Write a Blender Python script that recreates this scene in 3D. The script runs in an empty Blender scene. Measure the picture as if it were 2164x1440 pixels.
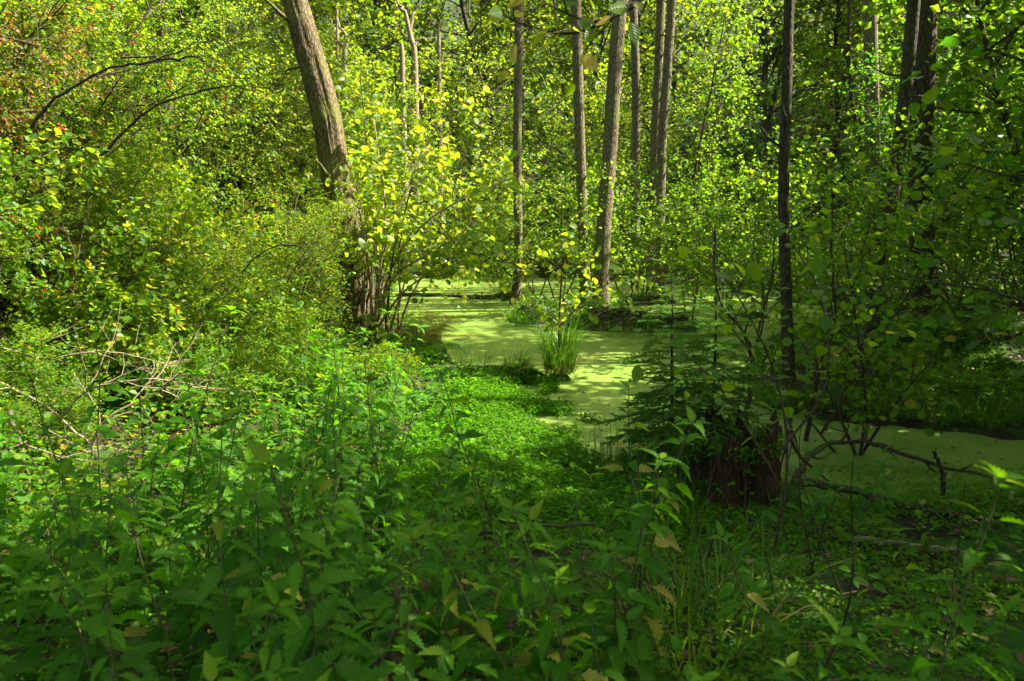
import bpy, math
import numpy as np
from mathutils import Matrix, Vector

# ------------------------------------------------------------------ camera, sky, sun, exposure
scn = bpy.context.scene
COL = scn.collection
F, EYE = 1503.0, 2.3                       # focal length in photo pixels, eye height above the pond
PITCH = math.atan((720 - 430) / F)
SUN_EL, SUN_AZ = math.radians(47), math.radians(6)   # azimuth: from +X (right) towards +Y (into the wood)

cam_d = bpy.data.cameras.new('camera'); cam = bpy.data.objects.new('camera', cam_d); COL.objects.link(cam)
cam.location = (0, 0, EYE); cam.rotation_euler = (math.pi / 2 - PITCH, 0, 0)
cam_d.sensor_width = 36; cam_d.lens = F / 2164 * 36; cam_d.clip_start = .02; cam_d.clip_end = 600
cam_d.dof.use_dof = True; cam_d.dof.focus_distance = 9.0; cam_d.dof.aperture_fstop = 5.0
scn.camera = cam

w = bpy.data.worlds.new('World'); scn.world = w; w.use_nodes = True
nt = w.node_tree; bg = nt.nodes['Background']
sky = nt.nodes.new('ShaderNodeTexSky'); sky.sky_type = 'NISHITA'; sky.sun_disc = False
sky.sun_elevation = SUN_EL; sky.air_density = .7; sky.dust_density = 4.0; sky.ozone_density = .2; sky.sun_rotation = math.pi / 2 - SUN_AZ
nt.links.new(sky.outputs[0], bg.inputs[0]); bg.inputs[1].default_value = .085

sd = bpy.data.lights.new('sun', 'SUN'); sun = bpy.data.objects.new('sun', sd); COL.objects.link(sun)
sd.energy = 5.0; sd.angle = math.radians(.53); sd.color = (1, .93, .78)
to_sun = Vector((math.cos(SUN_EL) * math.cos(SUN_AZ), math.cos(SUN_EL) * math.sin(SUN_AZ), math.sin(SUN_EL)))
sun.rotation_euler = to_sun.to_track_quat('Z', 'Y').to_euler(); sun.location = (20, 8, 25)

vs = scn.view_settings; vs.view_transform = 'Standard'; vs.look = 'None'; vs.gamma = 1; vs.use_curve_mapping = False
vs.exposure = 2.05
cy = scn.cycles
cy.max_bounces = 6; cy.diffuse_bounces = 3; cy.glossy_bounces = 2; cy.transmission_bounces = 4; cy.transparent_max_bounces = 4
cy.use_denoising = True; cy.use_adaptive_sampling = True; cy.adaptive_threshold = .02
cy.caustics_reflective = cy.caustics_refractive = False
cy.sample_clamp_indirect = 6

# ------------------------------------------------------------------ helpers
TAU = 2 * math.pi
def ray(u, v):
    x, y = (u - 1082) / F, -(v - 720) / F
    return x, math.cos(PITCH) + y * math.sin(PITCH), -math.sin(PITCH) + y * math.cos(PITCH)
def gp(u, v, z=0.0):                        # where the place's level z lies along that line of sight
    d = ray(u, v); t = (z - EYE) / d[2]; return t * d[0], t * d[1]
def dp(u, v, Y):                            # point at distance Y into the scene
    d = ray(u, v); t = Y / d[1]; return np.array((t * d[0], Y, EYE + t * d[2]))

_R = np.random.default_rng(7)
_LAT = _R.random((64, 64, 64))
def vnoise(p, f=1.0):                       # value noise, p (n,3) -> (n,) in 0..1
    q = np.asarray(p, float) * f; i = np.floor(q).astype(int); t = q - i; t = t * t * (3 - 2 * t); i &= 63; j = (i + 1) & 63
    L = _LAT; x0, y0, z0 = i.T; x1, y1, z1 = j.T; a, b, c = t.T
    l = lambda u, v, s: u + (v - u) * s
    return l(l(l(L[x0, y0, z0], L[x1, y0, z0], a), l(L[x0, y1, z0], L[x1, y1, z0], a), b),
             l(l(L[x0, y0, z1], L[x1, y0, z1], a), l(L[x0, y1, z1], L[x1, y1, z1], a), b), c)
def fbm(p, f=1.0, o=3):
    return sum(vnoise(np.asarray(p) + 7.3 * k, f * 2 ** k) / 2 ** k for k in range(o)) / sum(1 / 2 ** k for k in range(o))
def sstep(a, b, x):
    t = np.clip((x - a) / (b - a), 0, 1); return t * t * (3 - 2 * t)

class Geo:
    def __init__(s): s.v = []; s.f = []; s.a = []; s.p = []; s.n = 0
    def add(s, v, f, lv=.5, lp=None):                # f: (m,3) or (m,4)
        v = np.asarray(v, float); s.v.append(v); s.f.append(np.asarray(f, int) + s.n)
        s.a.append(np.broadcast_to(np.asarray(lv, float), (len(v),))); s.p.append(lp); s.n += len(v)
    def mesh(s, name, mats, smooth=False):
        me = bpy.data.meshes.new(name)
        if not s.v: return me
        v = np.concatenate(s.v); me.vertices.add(len(v)); me.vertices.foreach_set('co', v.astype(np.float32).ravel())
        li = np.concatenate([f.ravel() for f in s.f]); tot = np.concatenate([np.full(len(f), f.shape[1]) for f in s.f])
        me.loops.add(len(li)); me.loops.foreach_set('vertex_index', li.astype(np.int32))
        me.polygons.add(len(tot)); me.polygons.foreach_set('loop_start', np.concatenate(([0], np.cumsum(tot)[:-1])).astype(np.int32))
        me.polygons.foreach_set('use_smooth', np.full(len(tot), smooth))
        at = me.attributes.new('lv', 'FLOAT', 'POINT'); at.data.foreach_set('value', np.concatenate(s.a).astype(np.float32))
        if any(q is not None for q in s.p):
            lp = np.concatenate([np.zeros((len(v_), 3)) if q is None else q for q, v_ in zip(s.p, s.v)])
            at = me.attributes.new('lp', 'FLOAT_VECTOR', 'POINT'); at.data.foreach_set('vector', lp.astype(np.float32).ravel())
        me.update(calc_edges=True)
        for m in (mats if isinstance(mats, (list, tuple)) else [mats]): me.materials.append(m)
        return me

def norm(a): return a / np.maximum(np.linalg.norm(a, axis=-1, keepdims=True), 1e-9)
def tube(g, pts, rad, sides=5, lv=.5, cap=True):
    p = np.asarray(pts, float); n = len(p); r = np.broadcast_to(np.asarray(rad, float), (n,))
    d = norm(np.gradient(p, axis=0)); ref = np.array((1., 0, 0)) if abs(d[:, 0].mean()) < .8 else np.array((0, 1., 0))
    s = norm(np.cross(d, ref)); t = np.cross(d, s)
    a = np.arange(sides) * TAU / sides
    ring = p[:, None] + r[:, None, None] * (np.cos(a)[None, :, None] * s[:, None] + np.sin(a)[None, :, None] * t[:, None])
    i = np.arange(n - 1)[:, None] * sides; k = np.arange(sides)[None]; k2 = (k + 1) % sides
    f = np.stack([i + k, i + k2, i + sides + k2, i + sides + k], -1).reshape(-1, 4)
    g.add(ring.reshape(-1, 3), f, lv)
    if cap and sides > 3:
        c = ring[-1].mean(0); b = g.n
        g.add(np.vstack([ring[-1], c]), [[q, (q + 1) % sides, sides] for q in range(sides)], lv)

def path(rng, p, d, L, seg, wander, up=0.0):
    p = np.array(p, float); d = np.array(d, float); out = [p]; st = L / seg
    nz = rng.normal(0, wander, (seg, 3)); nz[:, 2] += up
    for k in range(seg):
        d = d + nz[k]; d = d / math.sqrt(d @ d); p = p + d * st; out.append(p)
    return np.array(out)
def spline(pts, n):                         # Catmull-Rom through pts
    P = np.asarray(pts, float); P = np.vstack([2 * P[0] - P[1], P, 2 * P[-1] - P[-2]]); out = []
    for t in np.linspace(0, len(P) - 3 - 1e-6, n):
        i = int(t); s = t - i; a, b, c, d = P[i:i + 4]
        out.append(.5 * (2 * b + (c - a) * s + (2 * a - 5 * b + 4 * c - d) * s * s + (3 * b - a - 3 * c + d) * s ** 3))
    return np.array(out)

# ---- leaf shapes: length 1 along +y, face up +z
def _sym(side, tip, mid=(.5,), fold=.22, bend=.18):
    V = [(0, 0, 0)] + [(0, m, 0) for m in mid] + [(0, tip, 0)]; nm = len(V); k = len(side)
    for s in (-1, 1): V += [(s * x, y, 0) for x, y in side]
    V = np.array(V, float); V[:, 2] = fold * abs(V[:, 0]) - bend * V[:, 1] ** 2
    return V, nm, k
def leaf_round():
    V, nm, k = _sym([(.34, .24), (.47, .6), (.26, .95)], .97); l, r = nm, nm + k
    return V, np.array([[0, 1, l + 1, l], [1, 2, l + 2, l + 1], [0, r, r + 1, 1], [1, r + 1, r + 2, 2]])
def leaf_oval():
    V, nm, k = _sym([(.27, .2), (.34, .5), (.2, .8)], 1.0, bend=.25); l, r = nm, nm + k
    return V, np.array([[0, 1, l + 1, l], [1, 2, l + 2, l + 1], [0, r, r + 1, 1], [1, r + 1, r + 2, 2]])
def leaf_small():
    V, nm, k = _sym([(.38, .32), (.34, .72)], 1.0, mid=()); l, r = nm, nm + k
    return V, np.array([[0, 1, l + 1, l], [0, r, r + 1, 1]])
def leaf_far():
    V = np.array([(0, 0, 0), (-.4, .55, .1), (0, 1, -.12), (.4, .5, .1)]); return V, np.array([[0, 2, 1], [0, 3, 2]])
def leaf_nettle(teeth=9, fold=.25, bend=.45):
    n = 2 * teeth + 1; y = np.linspace(0, 1, n); wd = .25 * np.sin(np.pi * np.clip(y, 0, 1) ** .62) * (1 - y * .35) + .012
    wd[1::2] *= .74; wd[-1] = 0
    yt = y.copy(); yt[2::2] += .02
    mid = np.stack([0 * y, y, -bend * y ** 2], 1)
    V = [mid]
    for s in (-1, 1): V.append(np.stack([s * wd, yt, fold * wd - bend * y ** 2 - .03 * (np.arange(n) % 2)], 1))
    V = np.vstack(V); f = []
    for i in range(n - 1):
        f += [[i, i + 1, n + i + 1, n + i], [i, 2 * n + i, 2 * n + i + 1, i + 1]]
    return V, np.array(f)
TL = dict(round=leaf_round(), oval=leaf_oval(), small=leaf_small(), far=leaf_far(), nettle=leaf_nettle(5))

def put_leaves(g, tpl, pos, axis, nrm, size, lv):
    V, f = tpl; pos = np.asarray(pos); n = len(pos)
    if n == 0: return
    y = norm(np.asarray(axis)); z = norm(np.asarray(nrm) - (np.asarray(nrm) * y).sum(-1, keepdims=True) * y); x = np.cross(y, z)
    S = np.asarray(size)[:, None, None]
    W = pos[:, None] + S * (V[None, :, :1] * x[:, None] + V[None, :, 1:2] * y[:, None] + V[None, :, 2:] * z[:, None])
    Fc = (f[None] + (np.arange(n) * len(V))[:, None, None]).reshape(-1, f.shape[1])
    g.add(W.reshape(-1, 3), Fc, np.repeat(lv, len(V)), np.tile(V, (n, 1)) if len(V) > 4 else None)
def twig_leaves(rng, twigs, step, flat=.75, droop=.25, start=.1):
    P, A, N = [], [], []
    for t in twigs:
        seg = np.diff(t, axis=0); L = np.linalg.norm(seg, axis=1); tot = L.sum(); n = max(2, int(tot / step))
        s = np.linspace(start, 1, n) * tot; c = np.concatenate(([0], np.cumsum(L)))
        q = np.stack([np.interp(s, c, t[:, k]) for k in range(3)], 1); i = np.clip(np.searchsorted(c, s) - 1, 0, len(seg) - 1)
        d = norm(seg[i]); sd = np.cross(d, (0, 0, 1.)); sd = norm(sd + 1e-6) * np.where(np.arange(n) % 2, 1, -1)[:, None]
        P.append(q); A.append(d * .55 + sd); N.append(d)
    if not P: return np.zeros((0, 3)), np.zeros((0, 3)), np.zeros((0, 3))
    P, A = np.concatenate(P), np.concatenate(A); n = len(P)
    A = norm(A + rng.normal(0, .45, (n, 3)) + np.array((0, 0, -droop)))
    N = rng.normal(0, 1 - flat, (n, 3)) * 1.6 + np.array((0, 0, 1.0)); return P, A, N

def branch(rng, parents, n, L, ang, wander, up, seg, r0, start=.25, end=1.0, taper=True):
    """children along each parent polyline; parents: [(pts, radii)]"""
    out = []
    for pts, rad in parents:
        m = len(pts) - 1; k = n if isinstance(n, int) else rng.integers(n[0], n[1] + 1)
        ph = rng.random() * TAU
        for j in range(k):
            s = start + (end - start) * (j + rng.random()) / k; x = s * m; i = min(int(x), m - 1); t = x - i
            p = pts[i] * (1 - t) + pts[i + 1] * t; d = pts[i + 1] - pts[i]; d = d / np.linalg.norm(d)
            ph += 2.4 + rng.normal(0, .3); a = rng.uniform(*ang)
            e = np.cross(d, (.3, .2, 1.) if abs(d[2]) < .9 else (1., 0, 0)); e /= np.linalg.norm(e); h = np.cross(d, e)
            dd = d * math.cos(a) + (e * math.cos(ph) + h * math.sin(ph)) * math.sin(a)
            l = rng.uniform(*L) * (1.15 - .6 * s if taper else 1); q = path(rng, p, dd, l, seg, wander, up)
            r = min(r0, rad[min(i, len(rad) - 1)] * .7); out.append((q, np.linspace(r, r * .3, len(q))))
    return out

# ------------------------------------------------------------------ materials
def mat(name):
    m = bpy.data.materials.new(name); m.use_nodes = True; m.node_tree.nodes.clear(); return m, m.node_tree
def N(nt, t, **kw):
    n = nt.nodes.new(t)
    for k, v in kw.items(): setattr(n, k, v)
    return n
def ramp(nt, stops, src):
    r = N(nt, 'ShaderNodeValToRGB'); e = r.color_ramp.elements
    while len(e) < len(stops): e.new(.5)
    for q, (p, c) in zip(e, stops): q.position = p; q.color = (*c, 1)
    nt.links.new(src, r.inputs[0]); return r.outputs[0]
def leafmat(name, refl, trans, tm=.5, rough=.45, spec=.3, veins=0):
    """refl / trans: stops of leaf colour from dark to yellowing, picked per leaf"""
    m, nt = mat(name); L = nt.links.new
    at = N(nt, 'ShaderNodeAttribute', attribute_name='lv'); oi = N(nt, 'ShaderNodeObjectInfo')
    ma = N(nt, 'ShaderNodeMath', operation='MULTIPLY_ADD'); L(oi.outputs['Random'], ma.inputs[0]); ma.inputs[1].default_value = .22
    mb = N(nt, 'ShaderNodeMath', operation='MULTIPLY'); L(at.outputs['Fac'], mb.inputs[0]); mb.inputs[1].default_value = .82
    L(mb.outputs[0], ma.inputs[2])
    c1 = ramp(nt, refl, ma.outputs[0]); c2 = ramp(nt, trans, ma.outputs[0])
    b = None
    if veins:
        va = N(nt, 'ShaderNodeAttribute', attribute_name='lp'); sx = N(nt, 'ShaderNodeSeparateXYZ'); L(va.outputs['Vector'], sx.inputs[0])
        def mth(op, a, c=None):
            q = N(nt, 'ShaderNodeMath', operation=op)
            for i_, z in enumerate((a, c)):
                if z is None: continue
                if isinstance(z, (int, float)): q.inputs[i_].default_value = z
                else: L(z, q.inputs[i_])
            return q.outputs[0]
        ab = mth('ABSOLUTE', sx.outputs[0]); ph_ = mth('MULTIPLY', mth('SUBTRACT', sx.outputs[1], mth('MULTIPLY', ab, .8)), TAU * veins)
        sn = mth('SINE', ph_); vein = mth('MAXIMUM', mth('POWER', mth('ADD', mth('MULTIPLY', sn, .5), .5), 6.0), mth('LESS_THAN', ab, .018))
        no = N(nt, 'ShaderNodeTexNoise'); no.inputs['Scale'].default_value = 14; no.inputs['Detail'].default_value = 3; L(va.outputs['Vector'], no.inputs[0])
        mott = mth('ADD', mth('MULTIPLY', no.outputs[0], .9), .55)
        def tint(c, kv):
            m1 = N(nt, 'ShaderNodeMix', data_type='RGBA', blend_type='MULTIPLY'); m1.inputs[0].default_value = 1; L(c, m1.inputs[6]); cb = N(nt, 'ShaderNodeCombineXYZ')
            for z in range(3): L(mott, cb.inputs[z])
            L(cb.outputs[0], m1.inputs[7]); m2 = N(nt, 'ShaderNodeMix', data_type='RGBA'); L(mth('MULTIPLY', vein, kv), m2.inputs[0]); L(m1.outputs[2], m2.inputs[6]); m2.inputs[7].default_value = (.22, .34, .05, 1); return m2.outputs[2]
        c1, c2 = tint(c1, .14), tint(c2, .10)
        b = N(nt, 'ShaderNodeBump'); b.invert = True; b.inputs['Strength'].default_value = .35; b.inputs['Distance'].default_value = .003; L(mth('ADD', mth('MULTIPLY', sn, .5), vein), b.inputs['Height'])
    p = N(nt, 'ShaderNodeBsdfPrincipled'); L(c1, p.inputs['Base Color']); p.inputs['Roughness'].default_value = rough
    if b: L(b.outputs[0], p.inputs['Normal'])
    p.inputs['Specular IOR Level'].default_value = spec
    t = N(nt, 'ShaderNodeBsdfTranslucent'); L(c2, t.inputs[0])
    x = N(nt, 'ShaderNodeMixShader'); x.inputs[0].default_value = tm; L(p.outputs[0], x.inputs[1]); L(t.outputs[0], x.inputs[2])
    o = N(nt, 'ShaderNodeOutputMaterial'); L(x.outputs[0], o.inputs[0]); return m
def G(k, *c): return [(p, tuple(k * v for v in q)) for p, q in c]
M = {}
M['leaf_alder'] = leafmat('leaf_alder', G(1, (0, (.04, .12, .004)), (.55, (.085, .20, .005)), (.92, (.12, .22, .012)), (1.0, (.30, .30, .02))),
                          G(1, (0, (.18, .42, .006)), (.55, (.34, .58, .008)), (.92, (.42, .60, .015)), (1.0, (.7, .6, .03))), veins=7)
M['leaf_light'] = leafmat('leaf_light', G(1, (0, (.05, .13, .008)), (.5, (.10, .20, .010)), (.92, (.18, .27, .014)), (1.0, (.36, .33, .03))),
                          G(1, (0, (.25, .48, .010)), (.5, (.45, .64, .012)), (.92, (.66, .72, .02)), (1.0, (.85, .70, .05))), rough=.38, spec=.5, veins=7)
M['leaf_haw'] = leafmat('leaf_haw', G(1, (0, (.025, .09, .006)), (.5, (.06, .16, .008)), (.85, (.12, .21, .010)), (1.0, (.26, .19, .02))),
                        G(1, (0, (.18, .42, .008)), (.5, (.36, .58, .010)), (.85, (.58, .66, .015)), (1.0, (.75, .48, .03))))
M['leaf_rust'] = leafmat('leaf_rust', G(1, (0, (.05, .12, .010)), (.45, (.09, .13, .012)), (.6, (.24, .12, .02)), (.97, (.40, .22, .07))),
                         G(1, (0, (.25, .42, .02)), (.45, (.38, .40, .02)), (.6, (.6, .30, .04)), (.97, (.75, .42, .12))))
M['leaf_far'] = leafmat('leaf_far', G(.85, (0, (.03, .08, .010)), (.5, (.065, .14, .014)), (.85, (.12, .19, .014)), (.97, (.20, .23, .02))),
                        G(1, (0, (.14, .30, .012)), (.5, (.30, .46, .015)), (.85, (.48, .56, .015)), (.97, (.6, .56, .03))), rough=.5)
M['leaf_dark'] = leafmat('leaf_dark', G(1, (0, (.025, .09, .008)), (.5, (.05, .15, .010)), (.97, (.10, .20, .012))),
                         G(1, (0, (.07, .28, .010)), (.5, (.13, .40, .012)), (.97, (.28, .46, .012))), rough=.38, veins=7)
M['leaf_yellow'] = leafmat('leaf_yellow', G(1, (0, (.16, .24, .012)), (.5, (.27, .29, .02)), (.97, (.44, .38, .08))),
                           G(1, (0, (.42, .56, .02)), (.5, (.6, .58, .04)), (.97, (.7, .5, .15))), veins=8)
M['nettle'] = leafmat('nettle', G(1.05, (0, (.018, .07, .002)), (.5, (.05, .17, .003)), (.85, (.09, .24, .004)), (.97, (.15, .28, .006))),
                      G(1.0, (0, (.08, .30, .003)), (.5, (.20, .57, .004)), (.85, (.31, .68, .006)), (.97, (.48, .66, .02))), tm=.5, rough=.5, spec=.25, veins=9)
M['moss'] = leafmat('moss', G(1, (0, (.035, .11, .003)), (.5, (.075, .20, .004)), (.97, (.14, .28, .006))),
                    G(1, (0, (.10, .36, .004)), (.5, (.18, .48, .005)), (.97, (.30, .56, .008))), rough=.6, spec=.15)
M['grass'] = leafmat('grass', G(1, (0, (.035, .10, .010)), (.5, (.06, .17, .012)), (.8, (.12, .20, .02)), (.97, (.28, .20, .07))),
                     G(1, (0, (.1, .3, .01)), (.5, (.18, .45, .012)), (.8, (.3, .45, .02)), (.97, (.5, .36, .1))))
M['fern'] = leafmat('fern', G(1, (0, (.03, .12, .010)), (.5, (.06, .19, .012)), (.97, (.14, .24, .015))),
                    G(1, (0, (.1, .36, .01)), (.5, (.2, .50, .012)), (.97, (.42, .54, .02))))
M['fern_rust'] = leafmat('fern_rust', G(1, (0, (.10, .14, .015)), (.5, (.17, .15, .02)), (.97, (.26, .14, .03))),
                         G(1, (0, (.3, .4, .02)), (.5, (.45, .38, .03)), (.97, (.55, .28, .04))))
M['needle'] = leafmat('needle', G(2.4, (0, (.018, .055, .004)), (.5, (.035, .09, .005)), (.97, (.06, .14, .006))),
                      G(3, (0, (.03, .08, .004)), (.5, (.05, .14, .005)), (.97, (.09, .2, .006))), tm=.35)
M['litter'] = leafmat('litter', G(1, (0, (.03, .017, .008)), (.5, (.075, .04, .017)), (.85, (.14, .085, .035)), (.97, (.30, .23, .11))),
                      G(1, (0, (.1, .05, .02)), (.5, (.2, .1, .03)), (.85, (.3, .18, .06)), (.97, (.4, .3, .12))), tm=.15)
M['pale_dry'] = leafmat('pale_dry', G(1, (0, (.30, .24, .10)), (.97, (.45, .38, .20))), G(1, (0, (.4, .3, .1)), (.97, (.5, .4, .2))), tm=.25)

def barkmat(name, c0, c1, moss=(.05, .09, .012), mk=.45, scale=1.0, bump=.6, zs=6):
    m, nt = mat(name); L = nt.links.new; tc = N(nt, 'ShaderNodeTexCoord')
    mp = N(nt, 'ShaderNodeMapping'); mp.inputs['Scale'].default_value = (20 * scale, 20 * scale, zs * scale); L(tc.outputs['Object'], mp.inputs[0])
    n1 = N(nt, 'ShaderNodeTexNoise'); n1.inputs['Scale'].default_value = 1.8; n1.inputs['Detail'].default_value = 6; n1.inputs['Roughness'].default_value = .65; L(mp.outputs[0], n1.inputs[0])
    vo = N(nt, 'ShaderNodeTexVoronoi', feature='DISTANCE_TO_EDGE'); vo.inputs['Scale'].default_value = 1.5; L(mp.outputs[0], vo.inputs[0])
    mx = N(nt, 'ShaderNodeMath', operation='MULTIPLY'); L(n1.outputs[0], mx.inputs[0])
    mr = N(nt, 'ShaderNodeMapRange'); mr.inputs[2].default_value = .25; L(vo.outputs[0], mr.inputs[0]); mr.inputs[3].default_value = .45; mr.inputs[4].default_value = 1.25; L(mr.outputs[0], mx.inputs[1])
    c = ramp(nt, [(.18, c0), (.62, c1)], mx.outputs[0])
    n2 = N(nt, 'ShaderNodeTexNoise'); n2.inputs['Scale'].default_value = 2.2; n2.inputs['Detail'].default_value = 5; L(tc.outputs['Object'], n2.inputs[0])
    mk_ = N(nt, 'ShaderNodeMapRange'); mk_.inputs[1].default_value = .48; mk_.inputs[2].default_value = .68; mk_.inputs[4].default_value = mk; L(n2.outputs[0], mk_.inputs[0])
    mi = N(nt, 'ShaderNodeMix', data_type='RGBA'); L(mk_.outputs[0], mi.inputs[0]); L(c, mi.inputs[6]); mi.inputs[7].default_value = (*moss, 1)
    p = N(nt, 'ShaderNodeBsdfPrincipled'); L(mi.outputs[2], p.inputs['Base Color']); p.inputs['Roughness'].default_value = .85; p.inputs['Specular IOR Level'].default_value = .25
    b = N(nt, 'ShaderNodeBump'); b.inputs['Strength'].default_value = bump; b.inputs['Distance'].default_value = .02; L(mx.outputs[0], b.inputs['Height']); L(b.outputs[0], p.inputs['Normal'])
    o = N(nt, 'ShaderNodeOutputMaterial'); L(p.outputs[0], o.inputs[0]); return m
M['bark'] = barkmat('bark', (.028, .019, .009), (.20, .15, .075), (.12, .135, .025), .75)
M['bark_grey'] = barkmat('bark_grey', (.04, .03, .017), (.26, .21, .125), (.13, .16, .035), .7)
M['bark_dark'] = barkmat('bark_dark', (.02, .014, .009), (.11, .08, .05), (.04, .07, .012), .55)
M['twig'] = barkmat('twig', (.04, .028, .018), (.14, .10, .06), (.06, .09, .02), .4, 3, .2)
M['twig_pale'] = barkmat('twig_pale', (.14, .105, .065), (.36, .28, .18), (.2, .2, .1), .15, 3, .2)
M['log'] = barkmat('log', (.03, .022, .012), (.12, .085, .045), (.05, .13, .012), .9)
M['stump'] = barkmat('stump', (.014, .007, .004), (.105, .05, .024), (.05, .07, .014), .35, 1.6, .9, .9)
M['stem'] = barkmat('stem', (.05, .07, .02), (.12, .13, .04), (.14, .08, .04), .6, 4, .1)
M['peat'] = barkmat('peat', (.02, .012, .006), (.10, .06, .03), (.05, .10, .012), .8)
def plain(name, c, rough=.4, spec=.5):
    m, nt = mat(name); p = N(nt, 'ShaderNodeBsdfPrincipled'); p.inputs['Base Color'].default_value = (*c, 1); p.inputs['Roughness'].default_value = rough
    p.inputs['Specular IOR Level'].default_value = spec
    o = N(nt, 'ShaderNodeOutputMaterial'); nt.links.new(p.outputs[0], o.inputs[0]); return m
M['berry'] = plain('berry', (.42, .016, .008), .3)

def duckweed():
    m, nt = mat('duckweed'); L = nt.links.new; g = N(nt, 'ShaderNodeNewGeometry')
    v = N(nt, 'ShaderNodeTexVoronoi'); v.inputs['Scale'].default_value = 150; L(g.outputs['Position'], v.inputs[0])
    fr = ramp(nt, [(0, (.155, .26, .04)), (.5, (.225, .335, .06)), (1, (.36, .45, .11))], v.outputs['Color'])
    n = N(nt, 'ShaderNodeTexNoise'); n.inputs['Scale'].default_value = 1.1; n.inputs['Detail'].default_value = 7; n.inputs['Roughness'].default_value = .6; L(g.outputs['Position'], n.inputs[0])
    big = ramp(nt, [(.32, (.55, .68, .5)), (.5, (.9, .95, .9)), (.56, (1, 1, 1)), (.72, (1.0, .88, .6))], n.outputs[0])
    mu = N(nt, 'ShaderNodeMix', data_type='RGBA', blend_type='MULTIPLY'); mu.inputs[0].default_value = 1; L(fr, mu.inputs[6]); L(big, mu.inputs[7])
    n3 = N(nt, 'ShaderNodeTexNoise'); n3.inputs['Scale'].default_value = 38; n3.inputs['Detail'].default_value = 5; n3.inputs['Roughness'].default_value = .75; L(g.outputs['Position'], n3.inputs[0])
    fine = ramp(nt, [(.36, (.50, .58, .45)), (.52, (1, 1, 1)), (.66, (1.15, 1.1, 1.1))], n3.outputs[0])
    mu3 = N(nt, 'ShaderNodeMix', data_type='RGBA', blend_type='MULTIPLY'); mu3.inputs[0].default_value = 1; L(mu.outputs[2], mu3.inputs[6]); L(fine, mu3.inputs[7]); mu = mu3
    mp = N(nt, 'ShaderNodeMapping'); mp.inputs['Scale'].default_value = (1, 1.6, 1); L(g.outputs['Position'], mp.inputs[0])
    n2 = N(nt, 'ShaderNodeTexNoise'); n2.inputs['Scale'].default_value = 9; n2.inputs['Detail'].default_value = 8; n2.inputs['Roughness'].default_value = .7; L(mp.outputs[0], n2.inputs[0])
    gap = N(nt, 'ShaderNodeMapRange'); gap.inputs[1].default_value = .57; gap.inputs[2].default_value = .66; L(n2.outputs[0], gap.inputs[0])
    mi = N(nt, 'ShaderNodeMix', data_type='RGBA'); L(gap.outputs[0], mi.inputs[0]); L(mu.outputs[2], mi.inputs[6]); mi.inputs[7].default_value = (.05, .055, .012, 1)
    p = N(nt, 'ShaderNodeBsdfPrincipled'); L(mi.outputs[2], p.inputs['Base Color']); p.inputs['Roughness'].default_value = .30; p.inputs['Specular IOR Level'].default_value = .6
    b = N(nt, 'ShaderNodeBump'); b.inputs['Strength'].default_value = .12; b.inputs['Distance'].default_value = .004; L(v.outputs['Distance'], b.inputs['Height']); L(b.outputs[0], p.inputs['Normal'])
    o = N(nt, 'ShaderNodeOutputMaterial'); L(p.outputs[0], o.inputs[0]); return m
M['duckweed'] = duckweed()
def groundmat():
    m, nt = mat('ground'); L = nt.links.new; g = N(nt, 'ShaderNodeNewGeometry')
    n = N(nt, 'ShaderNodeTexNoise'); n.inputs['Scale'].default_value = 22; n.inputs['Detail'].default_value = 7; n.inputs['Roughness'].default_value = .7; L(g.outputs['Position'], n.inputs[0])
    soil = ramp(nt, [(.3, (.010, .008, .004)), (.5, (.03, .022, .010)), (.7, (.07, .048, .022))], n.outputs[0])
    n2 = N(nt, 'ShaderNodeTexNoise'); n2.inputs['Scale'].default_value = 1.3; n2.inputs['Detail'].default_value = 6; L(g.outputs['Position'], n2.inputs[0])
    k = N(nt, 'ShaderNodeMapRange'); k.inputs[1].default_value = .45; k.inputs[2].default_value = .6; L(n2.outputs[0], k.inputs[0])
    ms = ramp(nt, [(.3, (.012, .05, .006)), (.7, (.05, .15, .010))], n.outputs[0])
    mi = N(nt, 'ShaderNodeMix', data_type='RGBA'); L(k.outputs[0], mi.inputs[0]); L(soil, mi.inputs[6]); L(ms, mi.inputs[7])
    p = N(nt, 'ShaderNodeBsdfPrincipled'); L(mi.outputs[2], p.inputs['Base Color']); p.inputs['Roughness'].default_value = .9; p.inputs['Specular IOR Level'].default_value = .2
    b = N(nt, 'ShaderNodeBump'); b.inputs['Strength'].default_value = .7; b.inputs['Distance'].default_value = .03; L(n.outputs[0], b.inputs['Height']); L(b.outputs[0], p.inputs['Normal'])
    o = N(nt, 'ShaderNodeOutputMaterial'); L(p.outputs[0], o.inputs[0]); return m
M['ground'] = groundmat()

# ------------------------------------------------------------------ objects
def obj(name, me, parent=None, M4=None):
    o = bpy.data.objects.new(name, me); COL.objects.link(o)
    if parent: o.parent = parent
    if M4 is not None: o.matrix_basis = M4
    return o
def tag(o, label=None, cat=None, group=None, kind=None):
    for k, v in (('label', label), ('category', cat), ('group', group), ('kind', kind)):
        if v: o[k] = v
    return o
def thing(name, label, cat, loc=(0, 0, 0), rz=0, sc=1, group=None, tilt=(0, 0)):
    o = bpy.data.objects.new(name, None); COL.objects.link(o); o.empty_display_size = .1
    o.location = [float(x) for x in loc]; o.rotation_euler = (tilt[0], tilt[1], rz); o.scale = (sc,) * 3 if not isinstance(sc, tuple) else sc
    return tag(o, label, cat, group)
def remat(o, m):
    o.material_slots[0].link = 'OBJECT'; o.material_slots[0].material = m

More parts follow.
